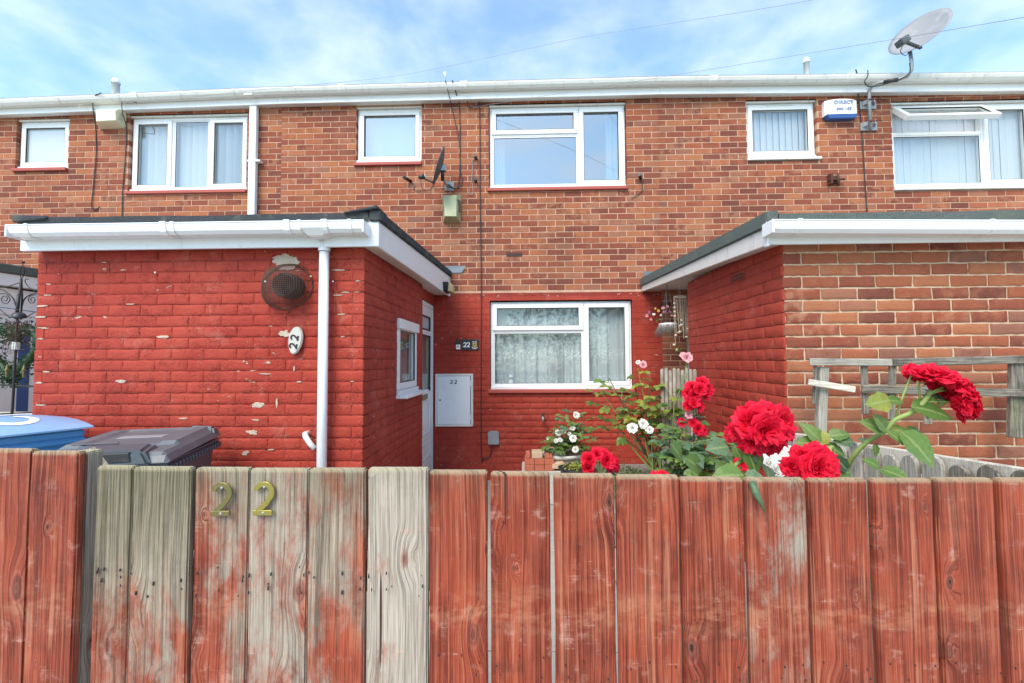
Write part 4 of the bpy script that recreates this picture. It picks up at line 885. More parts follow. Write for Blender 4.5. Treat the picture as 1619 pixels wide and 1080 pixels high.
MB().hexa([(ax0 + .035, 5.52, az0), (ax1 - .035, 5.52, az0), (ax1 - .035, 5.598, az0), (ax0 + .035, 5.598, az0), (ax0 + .004, 5.512, az0 + .055), (ax1 - .004, 5.512, az0 + .055), (ax1 - .004, 5.598, az0 + .055), (ax0 + .004, 5.598, az0 + .055)]).build('base', 'bluebox', ab_, bevel=.006, seg=2)
def text(s_, size, loc, parent, mat, rot=(R(90), 0, 0), ext=.003, name='lettering', font=None):
    c = bpy.data.curves.new(name, 'FONT'); c.body = s_; c.size = size; c.extrude = ext; c.align_x = 'CENTER'; c.align_y = 'CENTER'; c.materials.append(M[mat]); c.space_character = 1.15; c.offset = .0022
    o = bpy.data.objects.new(name, c); col.objects.link(o); me = bpy.data.meshes.new_from_object(o); bpy.data.objects.remove(o)
    return inst(me, name, parent, loc, rot)
text('DIRECT', .062, (ac + .02, 5.513, az0 + .20), ab_, 'inkfaint'); text('000·107', .05, (ac + .02, 5.513, az0 + .115), ab_, 'inkfaint')

# satellite dishes
def dish(t, c, nrm, r, depth, mat, back_mat, squash=1., up=(0, 0, 1)):
    n = Vector(nrm).normalized(); s_ = n.cross(Vector(up)).normalized(); u_ = s_.cross(n); c = Vector(c)
    def f(rr, a_, off=0.): return tuple(c + s_ * (rr * r * math.cos(a_)) + u_ * (rr * r * squash * math.sin(a_)) + n * (-depth * (1 - rr * rr) + off))
    m = MB(); K, N_ = 7, 36
    for off, fl in ((0, 1), (-.004, -1)):
        b = len(m.v)
        for k in range(K + 1):
            for i in range(N_): m.P(f(max(k / K, .001), 6.2832 * i / N_, off))
        for k in range(K):
            for i in range(N_): q = (b + k * N_ + i, b + k * N_ + (i + 1) % N_, b + (k + 1) * N_ + (i + 1) % N_, b + (k + 1) * N_ + i); m.F(q[::fl], True)
    for i in range(N_): j = (i + 1) % N_; a0 = K * N_; b0 = (K + 1) * N_ + K * N_; m.F((a0 + i, a0 + j, b0 + j, b0 + i))
    m.build('reflector', mat, t)
    return c, n, s_, u_
d1_ = thing('satellite_dish', 'dark grey satellite dish seen edge-on, fixed between the two middle upstairs windows', 'satellite dish', (-1.026, 5.6, 3.868), 'satellite dishes on the row')
c_, n_, s_, u_ = dish(d1_, (-1.043, 5.27, 3.871), (-.955, -.22, .30), .215, .045, 'dish_dark', 'dish_dark', 1.12)
lnb = Vector((-1.212, 5.1, 3.661)); foot = c_ - u_ * .22 + n_ * -.0
MB().tube([tuple(foot - n_ * .03), tuple(foot + n_ * .05), tuple(lnb + Vector((.03, .02, -.01)))], .010, 6).build('feed_arm', 'dish_dark', d1_)
MB().tube([tuple(lnb + Vector((-.03, 0, .0))), tuple(lnb), tuple(lnb + Vector((.035, .01, .012)))], [.020, .028, .03], 12).build('receiver', 'black', d1_); MB().tube([tuple(lnb + Vector((.036, .01, .012))), tuple(lnb + Vector((.046, .012, .016)))], [.028, .02], 12).build('receiver_cap', 'upvc_old', d1_)
bk = c_ - n_ * .07 - u_ * .05
MB().tube([tuple(bk + Vector((0, 0, -.11))), tuple(bk + Vector((0, 0, .07)))], .022, 10).build('mast', 'black', d1_)
MB().beam(tuple(c_ - n_ * .045 + u_ * .02), tuple(bk), .06, .09).build('clamp', 'galv', d1_, bevel=.004)
MB().tube([tuple(bk + Vector((0, 0, -.08))), (bk.x + .02, 5.50, bk.z - .10), (bk.x + .03, 5.585, bk.z - .06)], .014, 8).build('wall_arm', 'galv', d1_); MB().box(bk.x - .03, bk.x + .09, 5.582, 5.5985, bk.z - .12, bk.z + .0).build('wall_plate', 'galv', d1_, bevel=.002)
wire([tuple(lnb + Vector((-.01, .01, -.02))), (-1.239, 5.25, 3.6), (-1.258, 5.5, 3.658), (-1.212, 5.585, 3.699), (-1.163, 5.585, 3.789)], .0035, 'dish_cable', 'cable', d1_)

d2_ = thing('satellite_dish', 'large pale grey satellite dish on a bent pole above the right-hand gutter', 'satellite dish', (4.369, 5.6, 4.584), 'satellite dishes on the row')
cc = Vector((4.617, 5.15, 5.304)); v_ = (CAM - cc).normalized(); r_ = v_.cross(Vector((0, 0, 1))).normalized() * -1; uu = v_.cross(r_) if v_.cross(r_).z > 0 else -v_.cross(r_)
rimg = Vector((1, 0, 0)) - v_ * v_.x; rimg.normalize(); uimg = v_.cross(rimg); uimg = uimg if uimg.z > 0 else -uimg
mn = (rimg * -.62 + uimg * .78).normalized()
nn = (v_ * .50 + mn * .866).normalized()
c_, n_, s_, u_ = dish(d2_, cc, nn, .285, .05, 'dish_pale', 'dish_pale', 1.06, tuple(rimg * .3 + uimg * -.0 + Vector((0, 0, 1))))
lnb = Vector((4.217, 4.9, 5.016)); ft = Vector((4.585, 5.1, 5.071))
MB().beam(tuple(ft), tuple(lnb), .03, .025).build('feed_arm', 'black', d2_, bevel=.003)
MB().beam(tuple(lnb + Vector((-.05, .0, -.03))), tuple(lnb + Vector((.04, .0, .02))), .10, .07).build('receiver', 'dish_dark', d2_, bevel=.008)
mast = [(4.291, 5.5, 4.329), (4.292, 5.5, 4.77), (4.29, 5.49, 4.82), (4.295, 5.45, 4.851), (4.324, 5.38, 4.846), (4.449, 5.26, 4.804), (4.51, 5.21, 4.808), (4.537, 5.18, 4.856), (4.536, 5.17, 4.941), (4.521, 5.17, 5.093)]
MB().tube(mast, .019, 10).build('mast', 'galv', d2_)
MB().tube([(4.349, 5.345, 4.83), (4.445, 5.255, 4.801)], .023, 8).build('tape_wrap', 'black', d2_)
for y_ in (4.684, 4.408):
    x_ = 4.337
    MB().box(x_ - .10, x_ + .10, 5.575, 5.598, y_ - .05, y_ + .05).build('wall_plate', 'galv', d2_, bevel=.003)
    for sx in (-1, 1): MB().beam((x_ + sx * .07, 5.576, y_ + .02), (x_ + sx * .02, 5.50, y_ + .02), .012, .05).build('bracket_arm', 'galv', d2_)
    MB().box(x_ - .07, x_ + .08, 5.468, 5.478, y_ + .008, y_ + .022).build('clamp', 'rust', d2_)
wire([(4.259, 4.95, 5.015), (4.27, 5, 4.963), (4.411, 5.1, 4.986), (4.508, 5.16, 5.086)], .004, 'dish_cable', 'cable', d2_)
wire([(4.493, 5.15, 4.928), (4.473, 5.15, 4.793), (4.333, 5.3, 4.779), (4.233, 5.4, 4.813), (4.144, 5.37, 4.851), (4.177, 5.36, 4.923), (4.187, 5.37, 5)], .006, 'dish_cable', 'cable', d2_)

# boiler vent cover
vc = thing('vent_cover', 'tapered box vent cover of mossy cream metal on the brickwork under the dark dish', 'vent cover', (-0.927, 5.6, 3.452))
MB().hexa([(-0.998, 5.45, 3.305), (-0.851, 5.45, 3.302), (-0.817, 5.598, 3.26), (-1.045, 5.598, 3.263), (-1.022, 5.49, 3.586), (-0.853, 5.49, 3.591), (-0.804, 5.598, 3.631), (-1.054, 5.598, 3.627)]).build('cover', 'ventmetal', vc, bevel=.004)
lv = MB()
for k in range(5):
    a0 = Vector((-0.843, 5.505, 3.531)) + Vector((.002, -.006, -.032 * k)); lv.beam(a0, a0 + Vector((.033, .055, -.02)), .005, .010)
    a0 = Vector((-1.023, 5.52, 3.54)) + Vector((-.004, -.004, -.032 * k)); lv.beam(a0, a0 + Vector((-.006, .035, -.015)), .005, .010)
lv.build('slot', 'black', vc, kind='stuff')
# stub pipes and rusted bracket
for (a_, b_, lab) in (((-1.534, 5.5, 3.835), (-1.462, 5.598, 3.816), 'stub of dark pipe poking out of the bricks left of the dark dish'), ((-0.631, 5.52, 4.106), (-0.615, 5.598, 4.1), 'upper stub of dark pipe left of the middle upstairs window'), ((-0.624, 5.52, 3.802), (-0.624, 5.598, 3.802), 'lower stub of dark pipe left of the middle upstairs window'), ((1.45, 5.52, 3.822), (1.486, 5.598, 3.806), 'stub of dark pipe right of the middle upstairs window')):
    props(MB().tube([a_, b_], .020, 10).build('pipe_stub', 'black', None), lab, 'pipe', 'short dark pipe stubs in the upper wall')
rb = thing('wall_bracket', 'small rusted iron bracket on the bare bricks below the white alarm box', 'bracket', (3.893, 5.6, 3.724))
MB().box(3.81, 3.835, 5.52, 5.598, 3.67, 3.80).box(3.836, 3.95, 5.57, 5.598, 3.69, 3.79).build('plate', 'rust', rb, bevel=.003); MB().tube([(3.80, 5.55, 3.73), (3.99, 5.55, 3.73)], .014, 8).tube([(3.90, 5.53, 3.80), (3.905, 5.54, 3.64)], .012, 8).build('bolt', 'rust', rb)

# cables
def cable(pts, r, mat, label, name='cable', group='cables clipped to the upper wall', **k): return props(wire(pts, r, name, mat, None, **k), label, 'cable', group)
C5 = 5.588
cable([(-0.537, 5.57, 4.81), (-0.693, 5.57, 4.763), (-0.726, 5.57, 4.847), (-0.675, 5.56, 4.874), (-0.619, 5.57, 4.862), (-0.572, 5.588, 4.788), (-0.566, 5.588, 3.689), (-0.553, 5.588, 2.381), (-0.558, 5.588, 0.427), (-0.526, 5.588, 0.278), (-0.455, 5.588, 0.294), (-0.415, 5.588, 0.419)], .0065, 'cable', 'long dark cable running down the middle house past the meter box to the grey box', seg=8)
cable([(-0.977, 5.37, 5.001), (-0.942, 5.49, 4.846), (-0.942, 5.585, 4.828), (-0.885, 5.588, 4.568), (-0.835, 5.588, 4.316), (-0.819, 5.588, 3.942), (-0.795, 5.588, 3.842), (-0.825, 5.57, 3.719), (-0.911, 5.5, 3.677), (-0.959, 5.45, 3.715)], .0055, 'cable', 'thinner slanting cable looping down from the gutter to the dark dish')
cable([(-0.89, 5.37, 4.999), (-0.853, 5.49, 4.885), (-0.835, 5.585, 4.842), (-0.827, 5.588, 4.4), (-0.835, 5.588, 3.818), (-0.882, 5.57, 3.704), (-0.959, 5.5, 3.727)], .0075, 'cable', 'thicker dark cable dropping from the gutter beside the dark dish')
cable([(-0.622, 5.58, 4.092), (-0.663, 5.588, 4.08), (-0.664, 5.588, 3.939), (-0.672, 5.588, 3.815), (-0.656, 5.588, 3.649), (-0.705, 5.588, 3.634), (-0.705, 5.588, 3.692)], .0045, 'cable_grey', 'thin grey cable hanging from the stub pipes beside the middle window')
cable([(-1.457, 5.58, 3.801), (-1.418, 5.588, 3.762), (-1.409, 5.588, 3.695), (-1.27, 5.588, 3.693)], .004, 'cable', 'short cable looping from the stub pipe left of the dark dish')
cable([(1.481, 5.58, 3.798), (1.506, 5.588, 3.711), (1.488, 5.588, 3.63), (1.359, 5.588, 3.542)], .0045, 'cable', 'short dark cable curling below the stub pipe right of the middle window')
cable([(-5.393, 5.36, 4.937), (-5.524, 5.4, 4.915), (-5.618, 5.48, 4.822), (-5.682, 5.585, 4.627), (-5.664, 5.588, 4.286), (-5.684, 5.588, 3.86), (-5.699, 5.588, 3.564), (-5.654, 5.588, 3.504), (-5.587, 5.588, 3.546)], .006, 'cable', 'dark cable hanging down behind the cream alarm box')
cable([(-5.016, 5.46, 4.856), (-5.153, 5.46, 4.909), (-5.211, 5.46, 4.869), (-5.159, 5.42, 4.693), (-5.253, 5.58, 4.59), (-5.265, 5.588, 4.193), (-5.286, 5.588, 3.769), (-5.282, 5.588, 3.389)], .006, 'cable', 'dark cable running down just left of the wide blind window')
cable([(4.037, 5.36, 5.005), (4.139, 5.46, 4.95), (4.199, 5.55, 4.803), (4.252, 5.588, 4.417), (4.265, 5.588, 3.93), (4.281, 5.588, 3.327)], .0065, 'cable', 'dark cable running down between the white alarm box and dish mast')
cable([(-0.675, 5.56, 4.761), (-0.302, 5.45, 4.741), (1.61, 4.4, 4.378), (2.719, 3.2, 3.816), (2.618, 1.9, 3.03), (1.851, 0.9, 2.343)], .0018, 'cable_grey', 'overhead wire rising to the right from the middle house past the pale dish', 'overhead_wire', 'overhead wires')
cable([(-5.109, 5.46, 4.866), (-5.007, 5.45, 4.85), (-3.253, 5.1, 4.757), (-1.829, 6.6, 5.909), (0.577, 5.4, 5.502), (1.282, 4.8, 5.167), (2.413, 3.6, 4.456), (3.053, 2.2, 3.612)], .0017, 'cable_grey', 'overhead wire crossing the sky above the roof', 'overhead_wire', 'overhead wires')
cable([(-12, -9, 6.3), (-3, -8.9, 6.0), (6, -8.8, 6.1), (16, -8.7, 6.8)], .012, 'cable', 'wire strung along the street behind the viewer', 'street_wire', 'street wires behind the viewer')
cable([(-12, -9.6, 6.0), (-3, -9.4, 5.75), (6, -9.2, 5.7), (16, -9.1, 6.1)], .012, 'cable', 'lower wire strung along the street behind the viewer', 'street_wire', 'street wires behind the viewer')
ln = thing('roof_aerial_stub', 'small white weathered cable stub standing on the gutter above the dark dish', 'aerial', (-0.979, 5.38, 5.024))
MB().tube([(-0.975, 5.38, 5.008), (-0.979, 5.38, 5.073), (-0.987, 5.38, 5.106)], [.006, .014, .02], 8).build('stub', 'upvc_old', ln)

# wall furniture by the door
mb_ = thing('meter_box', 'white electricity meter box with 22 painted on its door, set in the red wall', 'meter box', (-0.902, 5.6, 1.003))
mx0, mx1, mz0, mz1 = -1.138, -0.659, 0.669, 1.331
MB().ring(mx0, mx1, mz0, mz1, .028, 5.572, 5.600, wb=.028).build('frame', 'timber_white', mb_, bevel=.004)
MB().box(mx0 + .030, mx1 - .036, 5.574, 5.590, mz0 + .030, mz1 - .031).build('door', 'whitepaint', mb_, bevel=.003); MB().box(mx0 + .028, mx1 - .028, 5.591, 5.60, mz0 + .028, mz1 - .028).build('recess', 'black', mb_)
MB().lathe([(0, -.003), (.009, -.003), (.011, 0)], (mx0 + .062, 5.5735, (mz0 + mz1) / 2 + .0), (0, 1, 0), 10).build('lock', 'black', mb_)
for z in (mz0 + .12, mz1 - .12): MB().box(mx1 - .034, mx1 - .024, 5.566, 5.578, z - .03, z + .03).build('hinge', 'upvc_old', mb_)
m = MB(); numeral_two(m, (mx0 + mx1) / 2 - .045, mz1 - .125, .045, .009, 5.5725, 5.5737); numeral_two(m, (mx0 + mx1) / 2 + .008, mz1 - .125, .045, .009, 5.5725, 5.5737); m.build('lettering', 'ink', mb_)
nb = thing('name_plate', 'black wall plate with white 22 and a gold crest beside the doorbell', 'house sign', (-0.693, 5.6, 1.698))
sx0, sx1, sz0, sz1 = -0.8, -0.587, 1.63, 1.766
MB().box(sx0, sx1, 5.585, 5.597, sz0, sz1).build('plate', 'black', nb, bevel=.002)
m = MB(); h_ = .058; numeral_two(m, sx0 + .022, sz0 + .036, h_, .011, 5.583, 5.5846); numeral_two(m, sx0 + .065, sz0 + .036, h_, .011, 5.583, 5.5846); m.ball((sx0 + .010, 5.584, sz0 + .062), .003, 6, 4); m.build('lettering', 'whitepaint', nb)
kx = sx1 - .052; kz = sz0 + .062
m = MB().prism([(kx - .026, kz + .03), (kx + .026, kz + .03), (kx + .026, kz - .008), (kx + .014, kz - .028), (kx, kz - .038), (kx - .014, kz - .028), (kx - .026, kz - .008)], 5.5835, 5.5846); m.build('crest', 'gold', nb)
m = MB()
for dx in (-.013, 0, .013): m.box(kx + dx - .002, kx + dx + .002, 5.5828, 5.5833, kz - .022, kz + .022)
m.box(kx - .02, kx + .02, 5.5829, 5.5834, kz + .004, kz + .008); m.build('crest_line', 'ink', nb, kind='stuff')
m = MB().ribbon([(kx - .034, kz - .022), (kx - .022, kz - .040), (kx, kz - .048), (kx + .022, kz - .040), (kx + .034, kz - .022)], .008, 5.5832, 5.5846)
for dx in (-.024, -.016, -.008, .006, .014, .022): m.box(kx + dx - .003, kx + dx + .003, 5.583, 5.5846, kz + .038, kz + .047)
m.build('scroll', 'whitepaint', nb)
db = thing('doorbell', 'small black and white doorbell push left of the black number plate', 'doorbell', (-0.854, 5.6, 1.699))
bx_ = -0.848; bz_ = 1.634
MB().box(bx_ - .03, bx_ + .03, 5.578, 5.597, bz_, bz_ + .125).build('case', 'black', db, bevel=.004); MB().box(bx_ - .027, bx_ + .027, 5.573, 5.578, bz_ + .004, bz_ + .065).build('cover', 'upvc', db, bevel=.003); MB().lathe([(0, -.003), (.010, -.002), (.012, 0)], (bx_, 5.5725, bz_ + .042), (0, 1, 0), 10).build('button', 'dish_pale', db)
jb = thing('junction_box', 'small square grey plastic junction box low on the red wall', 'junction box', (-0.407, 5.6, 0.519))
jx0, jx1, jz0, jz1 = -0.471, -0.333, 0.448, 0.605
MB().box(jx0, jx1, 5.545, 5.598, jz0, jz1).build('box', 'dish_pale', jb, bevel=.006, seg=2); MB().box(jx0 + .02, jx1 - .02, 5.56, 5.59, jz1 - .002, jz1 + .010).build('gland', 'dish_pale', jb)
tp = thing('garden_tap', 'small metal outside tap on the red wall under the lace window', 'tap', (0.214, 5.6, 0.787))
tx, tz = 0.212, 0.792
MB().tube([(tx, 5.598, tz), (tx, 5.50, tz), (tx, 5.475, tz - .01), (tx, 5.47, tz - .045)], [.012, .016, .016, .013], 10).build('spout', 'galv', tp); MB().tube([(tx, 5.52, tz), (tx, 5.52, tz + .035)], .008, 8).beam((tx - .028, 5.52, tz + .04), (tx + .028, 5.52, tz + .04), .012, .008).build('handle', 'iron', tp); MB().lathe([(.022, 0), (.022, -.012)], (tx, 5.598, tz), (0, -1, 0) if False else (0, 1, 0), 12).build('flange', 'galv', tp)

# lamp on the barge board
pl_ = thing('porch_lamp', 'small brass and glass lamp on the white barge board over the front door', 'lamp', (-0.945, 5.207, 2.356))
py, pz = 5.207, 2.356
MB().hexa([(-.950, py - .10, pz - .05), (-.950, py + .10, pz - .05), (-.90, py + .10, pz - .05), (-.90, py - .10, pz - .05), (-.950, py - .14, pz + .055), (-.950, py + .12, pz + .055), (-.89, py + .12, pz + .055), (-.89, py - .14, pz + .055)]).build('back_plate', 'black', pl_, bevel=.003)
MB().hexa([(-.905, py - .08, pz - .045), (-.905, py + .08, pz - .045), (-.86, py + .08, pz - .045), (-.86, py - .08, pz - .045), (-.888, py - .11, pz + .045), (-.888, py + .10, pz + .045), (-.855, py + .10, pz + .045), (-.855, py - .11, pz + .045)]).build('lens', 'lampglass', pl_, bevel=.003)
MB().box(-.90, -.85, py + .082, py + .12, pz - .05, pz + .02).build('trim', 'brass2', pl_, bevel=.003)

# flue terminal in its wire cage
fx, fz = -1.598, 2.002
ft_ = thing('flue_terminal', 'black boiler flue under a rusty dented wire cage on the red porch wall', 'flue', (fx, 2.93, fz))
MB().lathe([(.07, .13), (.074, .135), (.078, .13), (.078, .0), (.07, .0), (.07, .13), (.068, .02), (.0, .02)], (fx + .035, 2.935, fz - .005), (0, -1, 0), 28).build('flue_pipe', 'black', ft_)
for k in range(4): MB().lathe([(.078, -.004), (.083, 0), (.078, .004)], (fx + .035, 2.935 - .02 - k * .03, fz - .005), (0, -1, 0), 28).build('flue_rib', 'black', ft_)
A_, B2, Hh = .172, .148, .155
def cg(x, z):
    q = 1 - (abs(x) / A_) ** 2.4 - (abs(z) / B2) ** 2.4
    if q < 0: return None
    flat = 1 if x > -.03 else .55 + .45 * max(0, (x + .17) / .14)
    return (fx + x - .004 + .02 * (z < -.05) * (-z - .05) * 4, 2.927 - Hh * flat * min(1, q) ** .42 + .006 * math.sin(31 * x + 17 * z), fz + z + .01 * math.sin(9 * x))
m = MB(); st = .0125
for ax_ in (0, 1):
    for k in range(-14, 15):
        c = k * st; lim = A_ if ax_ == 0 else B2; run = []
        for j in range(-22, 23):
            e_ = j * .0085 * (1 if ax_ else 1.0); p = cg(c, e_) if ax_ == 0 else cg(e_, c)
            if p: run.append(p)
        if len(run) > 3: m.tube(run[::2] + [run[-1]], .0016, 4, False)
m.build('wire_mesh', 'cage', ft_)
MB().tube([(fx - .004 + A_ * math.cos(a_) * 1.0, 2.922, fz + B2 * math.sin(a_) + .01 * math.sin(9 * A_ * math.cos(a_))) for a_ in [k * math.pi / 24 for k in range(49)]], .005, 6).build('rim', 'cage', ft_)
wire([(fx + .01, 2.91, fz - .15), (fx + .02, 2.90, fz - .17), (fx + .0, 2.92, fz - .185), (fx + .03, 2.91, fz - .165)], .002, 'tie_wire', 'rust', ft_)
def screw(p, label): props(MB().lathe([(0, -.004), (.005, -.003), (.007, .002)], p, (0, 1, 0), 10).build('screw', 'whitepaint', None), label, 'screw', 'pale screw heads on the red porch wall')
screw((-1.679, 2.8, 2.017), 'pale screw head on the left side of the wire cage'); screw((-1.441, 2.918, 2.07), 'pale screw head right of the wire cage'); screw((-2.516, 2.918, 2.108), 'pale screw head high on the open red wall'); screw((-1.29, 2.918, 2.034), 'pale screw head just right of the porch downpipe')
# bare plaster patches and lost paint on the porch wall
def patch(x, z, w, h, seed, mat='bare_plaster', d=.0055):
    r = random.Random(seed); n = 44; poly = []; q = .8
    for k in range(n): a_ = 6.283 * k / n; q = min(1.12, max(.5, q + r.uniform(-.20, .20))); poly.append((x + w / 2 * math.cos(a_) * q, z + h / 2 * math.sin(a_) * q))
    MB().prism(poly, 2.93 - d, 2.934).build('bare_patch', mat, lp, bevel=.0015)
patch(-1.605, 2.182, .20, .12, 3, d=.0062); patch(-1.575 - .04, 1.689, .085, .05, 4)
for i, (x, z, w, h) in enumerate(((-1.783, 1.205, .11, .055), (-1.831, 1.025, .10, .045), (-2.749, 2.13, .075, .014), (-2.456, 1.673, .10, .028), (-2.742, 1.37, .11, .03), (-1.663, 1.222, .016, .08), (-1.803, 1.109, .075, .018), (-2.688, 1.895, .07, .010), (-1.744, 1.417, .11, .012), (-1.55, 1.454, .015, .05), (-2.301, 1.118, .07, .016), (-2.885, 2.184, .05, .012), (-1.724, 1.493, .04, .02), (-1.872, 0.891, .06, .05), (-1.257, 2.113, .11, .012), (-1.255, 1.941, .09, .014))): patch(x, z, w * .85, h * .8, 10 + i, d=.0036)
for k in range(15):
    rp_ = random.Random(70 + k); patch(LX0 + rp_.uniform(.01, .09) , .012 + .075 * (k + 13), rp_.uniform(.05, .12), .012, 80 + k, d=.0038) if rp_.random() < .75 else None
for k in range(12):
    rp_ = random.Random(170 + k); patch(-1.9 + .8 * rp_.random() ** .7, .012 + .075 * rp_.randrange(12, 29), rp_.uniform(.02, .07), .009, 120 + k, d=.0038)
# oval stone plate
T_ = R(-8); ox, oz = -1.53, 1.638
op = thing('number_stone', 'oval pale stone plate with 22 written sideways under the wire-caged flue', 'house sign', (ox, 2.92, oz))
MB().prism([(ox + (.046 * math.cos(a_) * (1 + .10 * math.sin(a_))) * math.cos(T_) - .092 * math.sin(a_) * math.sin(T_), oz + .046 * math.cos(a_) * math.sin(T_) + .092 * math.sin(a_) * math.cos(T_)) for a_ in [k * 6.2832 / 32 for k in range(32)]], 2.895, 2.921).build('plate', 'stone', op, bevel=.006, seg=2)
def TR(u, d, z): a_ = R(90) + T_; return (ox + u * math.cos(a_) - z * math.sin(a_), d, oz + u * math.sin(a_) + z * math.cos(a_))
m = MB(TR); numeral_two(m, -.052, -.024, .052, .011, 2.8925, 2.8945); numeral_two(m, .004, -.024, .052, .011, 2.8925, 2.8945); m.build('lettering', 'ink', op)
# ------------------------------------------------------------------ left edge: neighbour's porch, wreath, ironwork
nx = -5.90
np_ = thing('entrance_porch', 'white panelled porch of the left neighbour half hidden behind the red porch', 'porch', (-6.6, 5.0, 0))
MB().hexa([(-8.0, 4.2, 2.36), (nx, 4.2, 2.36), (nx, 5.598, 2.40), (-8.0, 5.598, 2.40), (-8.0, 4.2, 2.50), (nx, 4.2, 2.50), (nx, 5.598, 2.54), (-8.0, 5.598, 2.54)]).build('fascia_board', 'upvc', np_, bevel=.004)
MB().hexa([(-8.05, 4.15, 2.501), (nx + .03, 4.15, 2.501), (nx + .03, 5.60, 2.541), (-8.05, 5.60, 2.541), (-8.05, 4.15, 2.60), (nx + .03, 4.15, 2.60), (nx + .03, 5.60, 2.65), (-8.05, 5.60, 2.65)]).build('roof', 'felt_green', np_, bevel=.01)
MB().box(-8.0, nx - .08, 4.3, 5.595, 0, 2.359).build('wall', 'upvc', np_)
for z in (.55, .85, 1.15, 1.45, 1.75, 2.05): MB().box(nx - .0795, nx - .074, 4.31, 5.59, z, z + .285).build('cladding_panel', 'upvc', np_, bevel=.004)
MB(lambda u, d, z: (nx - .07 + d, u, z)).ring(4.45, 5.30, .05, 2.12, .07, -.02, .03).build('door_frame', 'upvc', np_, bevel=.004)
MB(lambda u, d, z: (nx - .07 + d, u, z)).box(4.521, 5.229, -.003, .012, .12, 2.049).build('door', 'whitepaint', np_, bevel=.004)
MB(lambda u, d, z: (nx - .07 + d, u, z)).box(4.62, 4.74, .0125, .02, .9, 1.9).build('pane', 'bluebox', np_); MB(lambda u, d, z: (nx - .07 + d, u, z)).box(5.03, 5.15, .0125, .02, .9, 1.9).build('pane', 'bluebox', np_)
pw = MB(); pw.box(-7.6, -3.7, 4.0, 4.1, 0, .98); props(pw.build('low_wall', 'black', None, origin=(-5, 4, 0)), 'dark low wall with pale coping behind the iron railing', 'wall'); 
props(MB().box(-7.62, -3.68, 3.97, 4.13, .981, 1.03).build('wall_coping', 'concrete', None, bevel=.005, origin=(-5, 4, .98)), 'pale coping slab on the dark low wall', 'coping')
# wreath (heart shaped box leaves)
wc = Vector((-4.667, 3.9, 1.618)); wt = thing('wreath', 'dark green heart-shaped leaf wreath behind the iron garden pole', 'wreath', tuple(wc)); rr_ = random.Random(2)
def heart(a_): return Vector((.115 * 1.05 * math.sin(a_) ** 3 * 1.05, 0, .0085 * (13 * math.cos(a_) - 5 * math.cos(2 * a_) - 2 * math.cos(3 * a_) - math.cos(4 * a_)) * 1.05))
m = MB()
for k in range(1500):
    a_ = rr_.uniform(0, 6.283); p = wc + heart(a_) * 1.9 + Vector([rr_.gauss(0, .034) for _ in range(3)]); d = Vector([rr_.gauss(0, 1) for _ in range(3)]).normalized(); e_ = d.orthogonal().normalized() * .011; d = d * .026
    m.F([m.P(tuple(p)), m.P(tuple(p + d * .5 + e_)), m.P(tuple(p + d)), m.P(tuple(p + d * .5 - e_))])
m.build('leaves', 'leaf_dark', wt, recalc=False)
MB().tube([tuple(wc + heart(k * 6.283 / 30) * 1.85) for k in range(31)], .035, 6).build('frame', 'leaf_dark', wt)
# garden pole with scrolls
PY = 3.3
ip = thing('garden_arch_pole', 'wrought iron garden pole with curled scrolls at the left edge', 'garden pole', (-3.803, 3.3, 0.888))
MB().tube([(-3.95, 3.3, 0.602), (-3.945, 3.3, 0.936), (-3.935, 3.3, 1.177), (-3.924, 3.3, 1.958), (-3.907, 3.3, 2.15)], .0085, 8).build('pole', 'iron', ip)
MB().tube([(-3.91, 3.28, 1.833), (-3.898, 3.28, 2.028)], .011, 8).tube([(-3.922, 3.32, 1.836), (-3.919, 3.32, 2.01), (-3.93, 3.32, 2.144)], .006, 6).build('sleeve', 'iron', ip)
fin = Vector((-3.907, 3.3, 2.15)); ft2 = Vector((-3.899, 3.3, 2.264))
for sgn, dp_ in ((1, 0), (-1, 0), (0, 1), (0, -1)):
    MB().tube([tuple(fin.lerp(ft2, t) + Vector((sgn, dp_, 0)) * .017 * math.sin(math.pi * t)) for t in [k / 10 for k in range(11)]], .0022, 5).build('finial_wire', 'iron', ip)
MB().ball(tuple(Vector((-3.899, 3.3, 2.279))), .011, 10, 6).build('finial', 'iron', ip)
def scroll(pts, curl, r=.0032, turns=1.6, sgn=1):
    """pts: run-in points, then a spiral curl = (cx, cz, radius) around centre in the pole plane"""
    P_ = [Vector(p) for p in pts]; c = Vector(curl[0]); e_ = P_[-1] - c; a0 = math.atan2(e_.z, e_.x); R0 = math.hypot(e_.x, e_.z); out = []
    for i in range(len(P_) - 1):
        a_, b_, c2, d_ = P_[max(i - 1, 0)], P_[i], P_[i + 1], P_[min(i + 2, len(P_) - 1)]
        for j in range(6): t = j / 6; out.append(.5 * ((2 * b_) + (c2 - a_) * t + (2 * a_ - 5 * b_ + 4 * c2 - d_) * t * t + (3 * b_ - a_ - 3 * c2 + d_) * t ** 3))
    n = 22
    for k in range(n + 1): t = k / n; a_ = a0 + sgn * t * turns * 6.283; q = R0 * (1 - .72 * t); out.append(Vector((c.x + q * math.cos(a_), c.y, c.z + q * math.sin(a_))))
    MB().tube(out, r, 6).build('scroll', 'iron', ip)
scroll([(-3.921, 3.3, 2.12), (-3.966, 3.3, 2.106), (-4.036, 3.3, 2.087), (-4.179, 3.3, 2.083)], ((-4.181, 3.3, 2.133),), sgn=-1)
scroll([(-3.943, 3.3, 1.938), (-3.966, 3.3, 1.997), (-4.024, 3.3, 2.047), (-4.076, 3.3, 2.068), (-4.188, 3.3, 2.069)], ((-4.185, 3.3, 2.009),), r=.0045, sgn=1)
scroll([(-4.05, 3.28, 2.032), (-3.999, 3.28, 2.029), (-3.967, 3.28, 1.99)], ((-4.007, 3.28, 1.99),), sgn=-1, turns=1.3)
